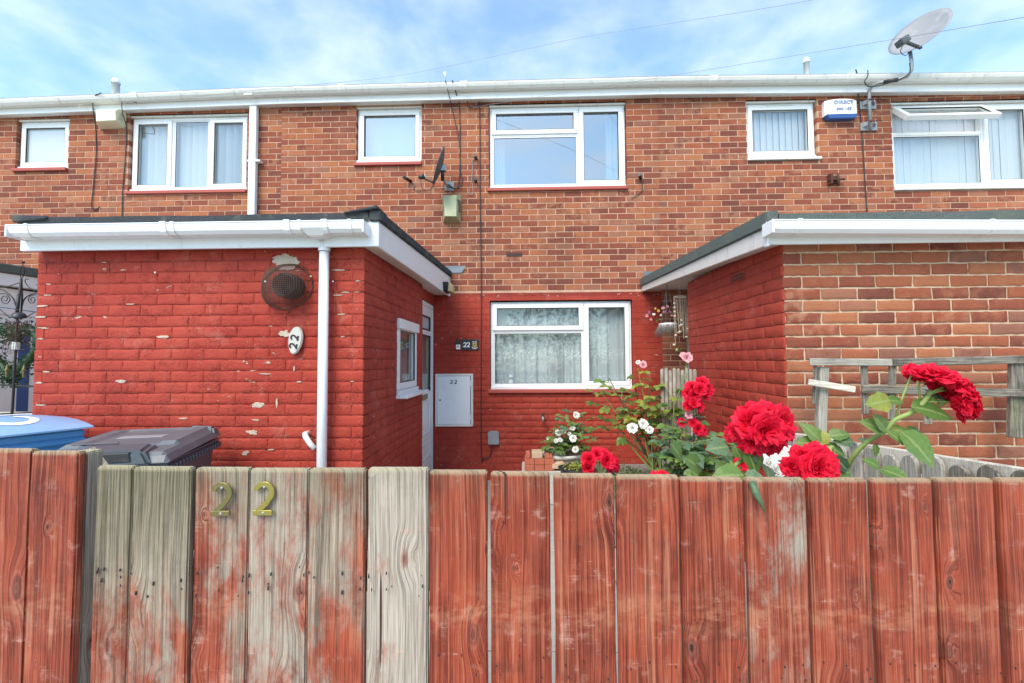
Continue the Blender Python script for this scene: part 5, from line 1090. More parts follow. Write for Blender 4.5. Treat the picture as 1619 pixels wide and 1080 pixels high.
scroll([(-3.892, 3.3, 1.938), (-3.879, 3.3, 1.987), (-3.84, 3.3, 2.021), (-3.79, 3.3, 2.035), (-3.719, 3.3, 2.034)], ((-3.717, 3.3, 1.985),), r=.0045, sgn=-1)
scroll([(-3.851, 3.3, 2.147), (-3.876, 3.3, 2.145), (-3.87, 3.3, 2.115), (-3.838, 3.3, 2.08), (-3.791, 3.3, 2.055)], ((-3.793, 3.3, 2.094),), sgn=1, turns=.4)
scroll([(-3.79, 3.3, 2.025), (-3.83, 3.3, 2.016), (-3.844, 3.3, 1.986)], ((-3.813, 3.3, 1.986),), sgn=1, turns=1.2)
scroll([(-3.933, 3.3, 1.82), (-3.962, 3.3, 1.791), (-3.992, 3.3, 1.776), (-4.023, 3.3, 1.791)], ((-3.998, 3.3, 1.803),), sgn=-1, turns=1.1)
scroll([(-3.903, 3.3, 1.82), (-3.886, 3.3, 1.795), (-3.866, 3.3, 1.78), (-3.846, 3.3, 1.795)], ((-3.864, 3.3, 1.8),), sgn=1, turns=1.1)
MB().tube([(-4.121, 3.26, 1.935), (-3.97, 3.26, 1.919), (-3.718, 3.26, 1.883)], .003, 5).tube([(-4.071, 3.28, 1.932), (-3.961, 3.28, 1.843)], .003, 5).tube([(-3.84, 3.28, 1.842), (-3.771, 3.28, 1.885)], .003, 5).build('tie_bar', 'iron', ip)
fd = thing('bird_feeder', 'hanging wire bird feeder with a tilted dark lid on the iron pole', 'bird feeder', (-3.794, 3.2, 1.801))
lc = Vector((-3.772, 3.18, 1.846))
MB().lathe([(.0, .028), (.030, .022), (.042, .004), (.045, -.006), (.040, -.004), (.026, .014), (0, .018)], tuple(lc), (.25, -.25, .93), 20).build('lid', 'black', fd)
cg_t, cg_b = Vector((-3.777, 3.19, 1.809)), Vector((-3.802, 3.19, 1.582)); m = MB(); hw, hd = .05, .04
rtv = Vector((.98, 0, .17))
for i in range(6):
    for s1 in (-1, 1):
        o_ = rtv * (hw * (i / 2.5 - 1)) + Vector((0, s1 * hd, 0)); m.tube([tuple(cg_t + o_), tuple(cg_b + o_)], .0013, 4)
for i in range(9):
    c = cg_t.lerp(cg_b, i / 8); q = [c + rtv * hw * a_ + Vector((0, hd * b_, 0)) for a_, b_ in ((-1, -1), (1, -1), (1, 1), (-1, 1), (-1, -1))]; m.tube([tuple(p) for p in q], .0013, 4)
m.build('cage', 'rust', fd)
MB().box(cg_b.x - .024, cg_b.x + .024, cg_b.y - .016, cg_b.y + .016, cg_b.z + .015, cg_b.z + .07).build('suet_block', 'upvc_old', fd, bevel=.006)
rl = thing('iron_railing', 'black iron railing with fleur spear tips above the blue bin', 'railing', (-3.992, 3.4, 0.919))
MB().beam((-4.322, 3.4, 1.333), (-3.843, 3.4, 1.309), .010, .012).build('rail', 'iron', rl); MB().beam((-4.31, 3.4, 1.088), (-3.835, 3.4, 1.11), .010, .010).build('rail', 'iron', rl)
MB().beam((-3.839, 3.4, 1.319), (-3.838, 3.4, 1.102), .012, .022, (0, 1, 0)).build('end_post', 'iron', rl)
for (x, y0, y1) in ((12, 575, 648), (38, 577, 650), (-16, 573, 648)):
    a_ = Vector((0, 0, 0)); px_ = {12: -4.114, 38: -3.974, -16: -4.251}[x]
    zt, zb = 1.467, 1.108
    MB().beam((px_, 3.4, zb - .25), (px_, 3.4, zt - .06), .011, .011).build('bar', 'iron', rl)
    MB().lathe([(0, .045), (.004, .03), (.012, .0), (.013, -.012), (.005, -.02), (.011, -.03), (.006, -.04), (.009, -.055), (.005, -.065)], (px_, 3.4, zt - .02), n=8).build('spear_tip', 'brass', rl)
    MB().ball((px_ - .013, 3.395, zt - .055), .007, 6, 4).ball((px_ + .013, 3.395, zt - .055), .007, 6, 4).build('collar', 'iron', rl)

# ------------------------------------------------------------------ wheelie bins
def bin_T(c, ang):
    ca, sa = math.cos(ang), math.sin(ang)
    return lambda u, d, z: (c[0] + u * ca - d * sa, c[1] + u * sa + d * ca, z)
gb = thing('wheelie_bin', 'dark grey wheelie bin with dusty closed lid just behind the gate', 'wheelie bin', (-2.1, 2.2, 0), 'wheelie bins behind the fence')
T1 = bin_T((-1.76, 2.13), R(17))            # u: width to the left is negative, d: front(0) to back(.72)
MB(T1).hexa([(-.50, .08, .05), (-.06, .08, .05), (-.08, .58, .05), (-.48, .58, .05), (-.56, .03, .98), (-.01, .03, .98), (-.01, .66, .98), (-.56, .66, .98)]).build('body', 'bin_grey', gb, bevel=.012, seg=2)
rim = MB(T1).ring(-.585, .015, .0, .70, .03, 0, 1) if False else None
m = MB(T1); m.box(-.59, .02, .005, .70, .965, .992); m.box(-.58, .01, .01, .69, .992, 1.006); m.build('rim', 'bin_grey', gb, bevel=.006, seg=2)
m = MB(T1)
for k in range(16): m.box(.0205, .027, .06 + k * .039, .06 + k * .039 + .016, .962, .991)
m.build('rim_rib', 'bin_grey', gb, bevel=.002, kind='stuff')
lid = MB(T1)
def lf(u, v):   # closed lid, slopes from hinge (v=1) down to the handle edge
    x = -.585 + .60 * u; y = .0 + .70 * v; e_ = min(u, 1 - u, v * 1.1, (1 - v) * 1.1)
    z = 1.012 + .045 * min(1, e_ / .05) + .022 * v + (.018 if (.08 < u < .92 and .30 < v < .92) else 0) - .010 * (1 if .2 < u < .8 and .3 < v < .9 else 0)
    return (x, y, z)
lid.grid(lf, 30, 34, False)
lid.box(-.585, .015, .0, .70, 1.0075, 1.012); lid = lid.build('lid', 'bin_grey_top', gb)
MB(T1).hexa([(-.155, .60, 1.050), (.008, .60, 1.045), (.008, .70, 1.045), (-.155, .70, 1.050), (-.135, .625, 1.105), (-.01, .625, 1.095), (-.01, .69, 1.09), (-.135, .69, 1.10)]).build('hinge_block', 'bin_grey', gb, bevel=.012, seg=2)
MB(T1).hexa([(-.43, -.02, 1.0), (-.05, -.02, 1.0), (-.05, .16, 1.03), (-.43, .16, 1.03), (-.39, -.01, 1.075), (-.09, -.01, 1.075), (-.11, .14, 1.088), (-.37, .14, 1.088)]).build('handle_housing', 'bin_grey', gb, bevel=.014, seg=2)
MB(T1).hexa([(-.27, -.0215, 1.022), (-.13, -.0215, 1.022), (-.13, .03, 1.025), (-.27, .03, 1.025), (-.26, -.0185, 1.068), (-.14, -.0185, 1.068), (-.14, .03, 1.068), (-.26, .03, 1.068)]).build('grip_recess', 'black', gb, bevel=.004)
MB(T1).box(-.50, -.30, .22, .235, 1.078, 1.084).build('lid_rib', 'bin_grey', gb, bevel=.003); MB(T1).box(-.40, -.18, .40, .50, 1.070, 1.080).build('label_panel', 'dish_pale', gb, bevel=.002)
for u in (-.52, -.05): MB(T1).tube([(u - .03, .62, .12), (u + .03, .62, .12)], .10, 18).build('wheel', 'seal', gb)
bb = thing('wheelie_bin', 'blue wheelie bin with a faded lid and white painted numbers', 'wheelie bin', (-3.0, 2.6, 0), 'wheelie bins behind the fence')
T2_ = bin_T((-2.58, 2.56), R(-25))         # corner nearest the porch
MB(T2_).hexa([(-.66, -.55, .05), (-.10, -.55, .05), (-.08, -.06, .05), (-.68, -.06, .05), (-.72, -.57, 1.04), (-.03, -.57, 1.04), (-.03, -.03, 1.04), (-.72, -.03, 1.04)]).build('body', 'bin_blue', bb, bevel=.012, seg=2)
m = MB(T2_); m.box(-.745, -.005, -.60, -.005, 1.030, 1.062); m.box(-.735, -.012, -.59, -.012, 1.062, 1.108); m.build('rim', 'bin_blue', bb, bevel=.008, seg=2)
m = MB(T2_)
def blf(u, v):
    x = -.76 + .78 * u; y = -.63 + .645 * v; return (x, y, 1.112 + .075 * (1 - abs(2 * u - 1) ** 2.2) * (.45 + .55 * (1 - abs(2 * v - 1) ** 2)) + .010)
m.grid(blf, 24, 16); m.grid(lambda u, v: (lambda p: (p[0], p[1], p[2] - .009))(blf(u, v)), 24, 16)
ed = [blf(k / 24, 0) for k in range(25)] + [blf(1, k / 16) for k in range(1, 17)] + [blf(1 - k / 24, 1) for k in range(1, 25)] + [blf(0, 1 - k / 16) for k in range(1, 17)]
for a_, b_ in zip(ed, ed[1:]): m.F([m.P(a_), m.P(b_), m.P((b_[0], b_[1], b_[2] - .009)), m.P((a_[0], a_[1], a_[2] - .009))])
m.build('lid', 'bin_lid_blue', bb)
# painted 22 lying on the curved lid
m = MB()
def on_lid(path, w):
    n = len(path); top = []
    for k in range(n):
        a_, b_ = Vector(path[max(k - 1, 0)]), Vector(path[min(k + 1, n - 1)]); d = (b_ - a_).normalized(); nn_ = Vector((-d.y, d.x)) * w / 2; p = Vector(path[k]); r_ = []
        for q in (p + nn_, p - nn_):
            z = blf((q.x + .76) / .78, (q.y + .63) / .645)[2]; r_.append(T2_(q.x, q.y, z + .003))
        top.append(r_)
    for A_, B_ in zip(top, top[1:]):
        i = [m.v.append(v) or len(m.v) - 1 for v in (A_[0], A_[1], B_[1], B_[0])]; m.F(i)
for ox_ in (-.50, -.26):
    pth = two_path(0, 0, .30); pth = [(ox_ + x * 1.0, -.48 + z) for x, z in pth]; on_lid(pth, .04); on_lid([(ox_ - .015, -.46), (ox_ + .18, -.46)], .04)
m.build('painted_number', 'whitepaint', bb, recalc=False)
for u in (-.60, -.15): MB(T2_).tube([(u - .03, -.10, .12), (u + .03, -.10, .12)], .10, 18).build('wheel', 'seal', bb)
wire([T2_(-.30, -.62, 1.07), T2_(-.24, -.65, 1.085), T2_(-.18, -.66, 1.06), T2_(-.15, -.72, 1.05)], .0025, 'tie_wire', 'iron', bb)

# ------------------------------------------------------------------ trellis and picket fences on the right
tr = thing('trellis', 'broken grey lattice trellis standing against the bare brick porch', 'trellis', (2.244, 2.62, 1.232))
def rail(a_, b_, h, th, mat, name='rail', along=1.): return props(MB().beam(a_, b_, th, h).build(name, mat, tr, bevel=.004, origin=a_), along=along)
rail((1.635, 2.6, 1.481), (2.096, 2.6, 1.475), .042, .018, 'greywood'); rail((2.104, 2.605, 1.475), (3.046, 2.605, 1.492), .046, .018, 'darkwood')
rail((1.612, 2.58, 1.366), (1.871, 2.58, 1.322), .036, .016, 'palewood'); rail((1.923, 2.598, 1.325), (3.095, 2.598, 1.289), .046, .016, 'darkwood')
def stile(a_, b_, w, mat, name='slat', d=.012): return MB().beam(a_, b_, d, w, (1, 0, 0)).build(name, mat, tr, bevel=.004, origin=b_)
stile((1.729, 2.63, 1.451), (1.701, 2.63, 1.05), .050, 'greywood', 'post', .04); stile((1.676, 2.615, 1.459), (1.658, 2.615, 1.234), .020, 'darkwood')
stile((1.955, 2.62, 1.461), (1.953, 2.62, 1.178), .040, 'darkwood'); stile((2.116, 2.62, 1.461), (2.096, 2.62, 1.146), .042, 'darkwood'); stile((2.315, 2.625, 1.449), (2.304, 2.625, 1.119), .045, 'darkwood'); stile((2.822, 2.63, 1.472), (2.793, 2.63, 1.043), .085, 'darkwood', 'post', .03)
pf = thing('picket_fence', 'silvery picket fence receding from the front fence to the bare brick porch', 'fence', (1.53, 1.9, 0))
def picket(parent, x, y, z0, z1, w, along_y, mat, seed, th=.018, rot=0):
    r = random.Random(seed); n = 7; h = w * .55
    prof = [(-w / 2, z0), (w / 2, z0)] + [(w / 2 * math.cos(k * math.pi / n) ** 1 , z1 - h + h * math.sin(k * math.pi / n)) for k in range(n + 1)]
    T = (lambda u, d, z: (x + d, y - u, z)) if along_y else (lambda u, d, z: (x + u, y + d, z))
    o = MB(T).prism(prof, 0, th).build('picket', mat, parent, bevel=.003, origin=(x, y, z0)); return o
yy = 1.22; k = 0; rq = random.Random(12)
while yy < 2.62:
    w_ = .078 + rq.uniform(-.004, .006); picket(pf, 1.515 + rq.uniform(-.004, .004), yy, .05, 1.166 - .070 * (yy - 1.2) + rq.uniform(-.018, .014), w_, True, 'greywood' if yy > 1.62 else 'darkwood', k); yy += w_ + .022; k += 1
props(MB().hexa([(1.540, 1.15, 1.095), (1.562, 1.15, 1.095), (1.562, 2.66, .985), (1.540, 2.66, .985), (1.540, 1.15, 1.178), (1.562, 1.15, 1.178), (1.562, 2.66, 1.068), (1.540, 2.66, 1.068)]).build('rail', 'palewood', pf, bevel=.004, origin=(1.55, 1.15, 1.1)), along=0.)
bp_ = thing('picket_fence', 'small roll of grey half-round pickets behind the tall rose bush', 'fence', (1.35, 4.0, 0))
for k in range(9): 
    x = 1.221 + k * .036; MB().tube([(x, 4.0, 0), (x, 4.0, 1.40 + .012 * math.sin(k * 2.3)), (x, 4.0, 1.415 + .012 * math.sin(k * 2.3))], [.0165, .0165, .009], 8).build('picket', 'greywood', bp_, origin=(x, 4, 0))

# ------------------------------------------------------------------ hanging things under the right porch eave
hb = thing('hanging_basket', 'pale hanging basket with trailing fibre and small mixed flowers under the right eave', 'hanging basket', (1.548, 4.9, 1.889))
hc = Vector((1.569, 4.9, 1.889))
MB().lathe([(0, -.085), (.05, -.078), (.085, -.045), (.098, .0), (.094, .004), (.06, .01), (0, .012)], tuple(hc), n=18).build('bowl', 'whitepaint', hb)
m = MB(); rr_ = random.Random(6)
for k in range(90):
    a_ = rr_.uniform(2.0, 5.6); q = .085 + rr_.uniform(-.02, .02); p = hc + Vector((q * math.cos(a_), q * math.sin(a_), -.01)); m.tube([tuple(p), tuple(p + Vector((-.03 * rr_.random(), -.01, -.05))), tuple(p + Vector((rr_.uniform(-.09, .01), rr_.uniform(-.02, .01), rr_.uniform(-.15, -.08))))], [.003, .002, .0008], 4)
m.build('fibre_liner', 'moss', hb, kind='stuff')
for dx, dy in ((.09, 0), (-.05, .08), (-.05, -.08)): MB().tube([tuple(hc + Vector((dx, dy, 0))), (hc.x, hc.y, 2.34)], .0018, 4).build('chain', 'galv', hb)

def leaf_mesh(mat, seed, L=1., W=.36, ser=5, droop=.25):
    r = random.Random(seed); n = 7; v, f = [], []; fold = r.uniform(.12, .32); dr = droop * r.uniform(.5, 1.5); tw = r.uniform(-.12, .12)
    for k in range(n + 1):
        t = k / n; w = W * (math.sin(math.pi * t ** .8) ** .8 if 0 < t < 1 else .0) * (1 + (.10 if k % 2 else -.06)); y = L * t; z = -dr * t * t * L
        v += [(-w + tw * t, y - w * .12, z + w * fold), (tw * t, y, z), (w + tw * t, y - w * .12, z + w * fold)]
    for k in range(n):
        for s_ in (0, 1): a_ = k * 3 + s_; f.append((a_, a_ + 1, a_ + 4, a_ + 3))
    me = bpy.data.meshes.new('leaf'); me.from_pydata(v, [], f); me.polygons.foreach_set('use_smooth', [True] * len(f)); tone_attr(me, [((1. if i % 3 == 1 else 0.), 0, 0, 1) for i in range(len(v))]); me.materials.append(M[mat]); return me
LM = {}
def leafm(mat, k):
    key = (mat, k % 8)
    if key not in LM: LM[key] = leaf_mesh(mat, k % 8 + len(mat) * 10)
    return LM[key]
def rotm(d, nrm):
    y = Vector(d).normalized(); n_ = Vector(nrm); z = (n_ - y * n_.dot(y)); z = z.normalized() if z.length > 1e-4 else y.orthogonal().normalized(); x = y.cross(z)
    return Matrix((x, y, z)).transposed()
def put_leaf(parent, p, d, nrm, size, mat, k, name='leaf'): return inst(leafm(mat, k), name, parent, p, rotm(d, nrm).to_euler(), (size, size, size))
def rose_mesh(mat, seed, petals=26, spread=1.):
    r = random.Random(seed); V, Fc, T_ = [], [], []
    for i in range(petals):
        t = i / (petals - 1); ph = i * 2.39996 + r.uniform(-.2, .2); th0 = R(4 + 62 * t * spread + r.uniform(-5, 5)); L = .42 + .60 * t ** .8 * r.uniform(.88, 1.1); W = (.28 + .42 * t) * r.uniform(.9, 1.1)
        nu, nv = 6, 5; b = len(V); tone = r.random(); p1, p2 = r.uniform(0, 6), r.uniform(0, 6); rad = Vector((math.cos(ph), math.sin(ph), 0)); tan = Vector((-math.sin(ph), math.cos(ph), 0)); curl = R(38 + 55 * t)
        pos_r, pos_z = .03 + .05 * t, -.12 * t; pr = []
        for j in range(nv + 1): v = j / nv; pr.append((pos_r, pos_z)); th = th0 * (.35 + .65 * min(1, v * 1.5)) + curl * max(0, v - .55) ** 1.5 * 2.2 - R(14) * (1 - t) * v; pos_r += L / nv * math.sin(th); pos_z += L / nv * math.cos(th)
        for j in range(nv + 1):
            v = j / nv; w = W * (math.sin(math.pi * min(1., .16 + .62 * v)) ** .7) * (1 if j < nv else .80)
            for q in range(nu + 1):
                u = 2 * q / nu - 1; cup = (.30 - .14 * t) * u * u * w * 1.3; ruf = .085 * v * v * math.sin(4.2 * u + p1) + .06 * v * v * math.sin(9 * u + p2) * (.5 + t) + (.022 * r.uniform(-1, 1) if j == nv else 0)
                x = rad * (pr[j][0] - cup + ruf) + tan * (u * w) + Vector((0, 0, pr[j][1] + ruf * .9 - (.07 * u * u * v if j == nv else 0)))
                V.append(tuple(x)); T_.append((min(1, max(0, tone * .6 + .4 * v)), v, 0, 1))
        for j in range(nv):
            for q in range(nu): a_ = b + j * (nu + 1) + q; Fc.append((a_, a_ + 1, a_ + nu + 2, a_ + nu + 1))
    me = bpy.data.meshes.new('bloom'); me.from_pydata(V, [], Fc); tone_attr(me, T_); me.polygons.foreach_set('use_smooth', [True] * len(Fc)); me.materials.append(M[mat]); return me
RM = {}
def bloom(parent, p, nrm, r_, mat, k=0, petals=26, spread=1., name='bloom'):
    key = (mat, k % 4, petals, spread)
    if key not in RM: RM[key] = rose_mesh(mat, 17 + k % 4, petals, spread)
    n_ = Vector(nrm).normalized(); e_ = n_.to_track_quat('Z', 'Y'); e_.rotate(Matrix.Rotation(k * 1.7, 3, n_)); s_ = r_ * .95
    return inst(RM[key], name, parent, Vector(p) - n_ * r_ * .35, e_.to_euler(), (s_, s_, s_))
def calyx(parent, p, nrm, r_):
    n_ = Vector(nrm).normalized(); m = MB().lathe([(.0, -.02), (.006, -.018), (.009, -.008), (.005, .0)], tuple(Vector(p) - n_ * r_ * .45), tuple(n_), 8); m.build('calyx', 'stem', parent)
    for k in range(5):
        a_ = n_.orthogonal().normalized(); a_.rotate(Matrix.Rotation(k * 1.257, 3, n_)); put_leaf(parent, Vector(p) - n_ * r_ * .5, a_ + n_ * .3, n_, r_ * .5, 'leaf_dull', k, 'sepal')

# basket flowers
for k in range(26):
    a_ = rr_.uniform(0, 6.28); q = rr_.uniform(0, .13); p = hc + Vector((q * math.cos(a_) - .03, q * math.sin(a_) * .7, .03 + rr_.uniform(-.01, .07)))
    if k < 12: put_leaf(hb, p - Vector((0, 0, .03)), (rr_.uniform(-1, 1), rr_.uniform(-1, 1), .4), (0, 0, 1), .05, ('leaf', 'leaf_dark')[k % 2], k)
for (x, y, c, r_) in ((1023, 499, 'rose_pink', .022), (1030, 505, 'rose_purple', .02), (1035, 497, 'rose_white', .022), (1041, 491, 'rose_yellow', .02), (1048, 487, 'rose_pink', .022), (1055, 485, 'rose_purple', .022), (1049, 493, 'rose_purple', .02), (1059, 492, 'rose_pink', .02), (1035, 490, 'rose_yellow', .016), (1027, 507, 'rose_pink', .018), (1062, 498, 'rose_purple', .018)):
    pass
BF = [((1.33, 4.85, 1.977), 'rose_pink', .024), ((1.367, 4.84, 1.934), 'rose_pink', .022), ((1.359, 4.88, 2.014), 'rose_purple', .02), ((1.402, 4.84, 1.989), 'rose_white', .022), ((1.456, 4.86, 2.032), 'rose_yellow', .022), ((1.505, 4.86, 2.059), 'rose_pink', .024), ((1.559, 4.88, 2.075), 'rose_pink', .022), ((1.512, 4.82, 2.013), 'rose_purple', .022), ((1.576, 4.85, 2.016), 'rose_purple', .02), ((1.434, 4.9, 2.058), 'rose_yellow', .018), ((1.596, 4.85, 1.974), 'rose_pink', .018), ((1.465, 4.8, 1.977), 'rose_white', .018)]
for k, (p, c, r_) in enumerate(BF): bloom(hb, p, (rr_.uniform(-.5, .3), -1, rr_.uniform(-.1, .6)), r_, c, k, 8, 1.1)
# shell wind chime
wc_ = thing('wind_chime', 'shell wind chime with long pale strings hanging beside the basket', 'wind chime', (1.632, 4.7, 1.986))
ch = Vector((1.637, 4.7, 2.187)); zb_ = 1.752
MB().tube([(ch.x, ch.y, 2.40), tuple(ch)], .002, 5).build('cord', 'cable_white', wc_)
MB().tube([(ch.x + .062 * math.cos(a_), ch.y + .062 * math.sin(a_), ch.z - .03) for a_ in [k * .3927 for k in range(17)]], .006, 6).build('hoop', 'shell', wc_)
for k in range(13):
    a_ = k * 6.283 / 13; q = .062 if k else 0; m = MB(); x, y = ch.x + q * math.cos(a_), ch.y + q * math.sin(a_); L_ = rr_.uniform(.28, .50); n = int(L_ / .0115); drift = (k % 5) * .006
    for j in range(n): m.ball((x + drift * j / n + rr_.uniform(-.0015, .0015), y, ch.z - .035 - j * .0115), .0052, 5, 3, (1, 1, .8))
    m.build('bead_string', 'shell', wc_)
    if k % 3 == 0:
        m = MB().ball((x + .01, y - .006, ch.z - .04 - L_ * .8), .016, 8, 5, (1, .6, .8)).ball((x - .006, y, ch.z - .04 - L_), .017, 8, 5, (1, .6, .8)); m.build('shell', 'shell', wc_)
for j in range(4): MB().ball((ch.x - .065, ch.y - .02, ch.z - .10 - j * .045), .015, 8, 5, (1, .6, .8)).build('shell', 'shell', wc_)
props(MB().lathe([(0, -.003), (.030, -.002), (.030, .002), (0, .003)], (1.57, 4.6, 1.587), (0, 1, 0), 16).build('medallion', 'brass', None), 'small round brassy disc hanging below the wind chime', 'ornament')

# ------------------------------------------------------------------ garden bits in front of the lace window
bd = props(MB().box(-0.044, 0.428, 4.66, 5.1, .0, 0.345).build('concrete_block', 'stone', None, bevel=.008, origin=(0.2, 4.7, 0)), 'pale concrete block carrying the loose red bricks', 'block')
bzz = 0.345; bx00 = -0.017
labs = [a_ + ' loose red brick of the small stack by the flower bowl' for a_ in ('bottom left', 'bottom middle', 'bottom right', 'second-row left', 'second-row middle', 'second-row right')]
for row in range(2):
    for c in range(3):
        o = MB().box(-.0505, .0505, 0, .20, 0, .062).build('loose_brick', 'hotbrick', None, bevel=.004, origin=(0, 0, 0)); o.location = (bx00 + .053 + c * .104 + rr_.uniform(-.001, .001), 4.665 + rr_.uniform(-.006, .006), bzz + row * .0635); props(o, labs[row * 3 + c], 'brick', 'loose red bricks stacked on the block')
for (dx, dz, w_, l2, mt) in ((.02, .127, .05, 'rust-red half brick on the top left of the stack', 'hotbrick'), (.115, .127, .112, 'pale chipped brick on top of the stack', 'mortar_pale'), (.235, .127, .075, 'top right red brick of the stack by the bowl', 'hotbrick')):
    o = MB().box(-w_ / 2, w_ / 2, 0, .18, 0, .05 if mt == 'hotbrick' else .062).build('loose_brick', mt, None, bevel=.005, origin=(0, 0, 0)); o.location = (bx00 + dx + .02, 4.67, bzz + dz); props(o, l2, 'brick', 'loose red bricks stacked on the block')
o = MB().hexa([(-.09, -.05, 0), (.09, -.05, 0), (.09, .08, 0), (-.09, .08, 0), (-.085, -.05, .05), (.02, -.05, .075), (.03, .08, .075), (-.085, .08, .06)]).build('broken_brick', 'mortar_pale', None, bevel=.006, origin=(0, 0, 0)); o.location = (0.36, 4.7, 0.368); props(o, 'broken pale brick piece lying right of the brick stack', 'brick')
pb = thing('planter_bowl', 'wide pale round planter bowl holding the white rose bush', 'planter', (0.393, 4.95, 0.274))
pc = Vector((0.395, 4.95, 0.501))
MB().lathe([(.10, -.30), (.16, -.22), (.215, -.10), (.235, -.035), (.255, -.03), (.265, -.01), (.258, .005), (.235, .006), (.22, -.02), (0, -.03)], (pc.x, pc.y, pc.z - .02), n=32).build('bowl', 'stone', pb); MB().lathe([(.12, -.62), (.10, -.45), (.11, -.30), (0, -.30)], (pc.x, pc.y, pc.z - .02), n=20).build('pedestal', 'stone', pb)
MB().ball((pc.x - .05, pc.y - .12, pc.z - .02), .07, 10, 6, (1.2, 1, .9)).build('pebble', 'concrete', pb)
db2 = thing('plant_pot', 'dark shallow pot of bright green seedlings right of the brick stack', 'plant pot', (0.473, 4.4, 0.392))
q_ = Vector((0.479, 4.4, 0.435)); MB().lathe([(.11, -.14), (.15, .0), (.165, .005), (.165, .012), (.14, .0), (0, -.01)], tuple(q_), n=24).build('pot', 'black', db2)
m = MB()
for k in range(160):
    a_ = rr_.uniform(0, 6.28); p = q_ + Vector((rr_.uniform(0, .13) * math.cos(a_), rr_.uniform(0, .13) * math.sin(a_), rr_.uniform(0, .05))); d = Vector([rr_.gauss(0, 1) for _ in range(3)]).normalized() * .022; e_ = d.orthogonal().normalized() * .008; m.F([m.P(tuple(p)), m.P(tuple(p + d * .5 + e_)), m.P(tuple(p + d)), m.P(tuple(p + d * .5 - e_))])
m.build('seedlings', 'leaf_lime', db2, recalc=False, kind='stuff')
# raised bed soil and low ferny ground cover
props(MB().box(0.54, 1.60, 3.6, 5.2, 0, .30).build('raised_bed', 'moss', None, bevel=.02, origin=(.8, 4.4, 0)), 'low raised bed of dark soil under the rose bushes', 'raised bed')
m = MB()
for k in range(2600):
    x, y = rr_.uniform(.42, 1.58), rr_.uniform(3.62, 4.9); p = Vector((x, y, .29 + rr_.uniform(0, .10) * (1 + .6 * math.sin(x * 9)))); d = Vector((rr_.gauss(0, 1), rr_.gauss(0, 1), abs(rr_.gauss(0, .8)))).normalized() * rr_.uniform(.02, .045); e_ = d.orthogonal().normalized() * .007; m.F([m.P(tuple(p)), m.P(tuple(p + d * .5 + e_)), m.P(tuple(p + d)), m.P(tuple(p + d * .5 - e_))])
props(m.build('ground_cover', 'leaf', None, recalc=False, origin=(1, 4, .3)), 'feathery green ground cover along the raised bed', 'ground cover', None, 'stuff')

# ------------------------------------------------------------------ roses
def curve_pts(a_, b_, bend, n=8):
    a_, b_, bend = Vector(a_), Vector(b_), Vector(bend); return [tuple(a_.lerp(b_, t) + bend * math.sin(math.pi * t) * (.6 + .8 * (1 - t))) for t in [k / n for k in range(n + 1)]]
def bush(t, base, tips, leafmats, leaf_size, seed, rad=.012, per=7, up=.2, target=290, stemmat='stem_brown', start=.35):
    r = random.Random(seed); base = Vector(base); leaves = []
    for ti, tip in enumerate(tips):
        tip = Vector(tip); b0 = base + Vector((r.uniform(-.05, .05), r.uniform(-.05, .05), 0)); pts = curve_pts(b0, tip, (r.uniform(-.05, .05), r.uniform(-.05, .05), r.uniform(.0, .06)))
        MB().tube(pts, [rad * (1 - .75 * k / 8) for k in range(9)], 6, False).build('stem', stemmat if ti % 3 else 'stem', t)
        for k in range(per):
            f = start + (1 - start) * (k + r.random()) / per; i = min(7, int(f * 8)); p = Vector(pts[i]).lerp(Vector(pts[i + 1]), f * 8 - i)
            a_ = r.uniform(0, 6.283); d = Vector((math.cos(a_), math.sin(a_) * .8 - .25, r.uniform(-.25, .55))).normalized(); L = leaf_size * r.uniform(1.6, 2.3)
            MB_pet = (p, d, L); leaves.append((p, d, L, ti))
    pm = MB()
    r.shuffle(leaves); cnt = 0
    extra = {}
    for (p, d, L, ti) in leaves:
        pm.tube([tuple(p), tuple(p + d * L)], .0012 * leaf_size / .035, 4, False)
        side = d.cross(Vector((0, 0, 1))).normalized(); nrm = Vector((r.uniform(-.4, .4), r.uniform(-.7, .1), 1)); mt = leafmats[r.randrange(len(leafmats))]
        for (f, s_) in ((1., 0), (.85, 1), (.85, -1), (.45, 1), (.45, -1)):
            dd = (d + side * s_ * 1.2).normalized() if s_ else d
            lp_, ld_, ln_, ls_, lk_ = p + d * L * f, dd + Vector((0, 0, r.uniform(-.35, .1))), nrm + Vector((r.uniform(-.4, .4), r.uniform(-.3, .3), 0)), leaf_size * r.uniform(.8, 1.15) * (1 if f > .5 else .8), r.randrange(8)
            if cnt < target: put_leaf(t, lp_, ld_, ln_, ls_, mt, lk_)
            else:
                mb2 = extra.setdefault(mt, MB()); rm = rotm(ld_, ln_); me2 = leafm(mt, lk_); b2 = len(mb2.v)
                mb2.v += [tuple(lp_ + rm @ (vv.co * ls_)) for vv in me2.vertices]; [mb2.F([b2 + q for q in pp_.vertices], True) for pp_ in me2.polygons]
            cnt += 1
    for mt, mb2 in extra.items(): mb2.build('foliage', mt, t, recalc=False, kind='stuff')
    pm.build('leaf_stalk', 'stem', t, kind='stuff')
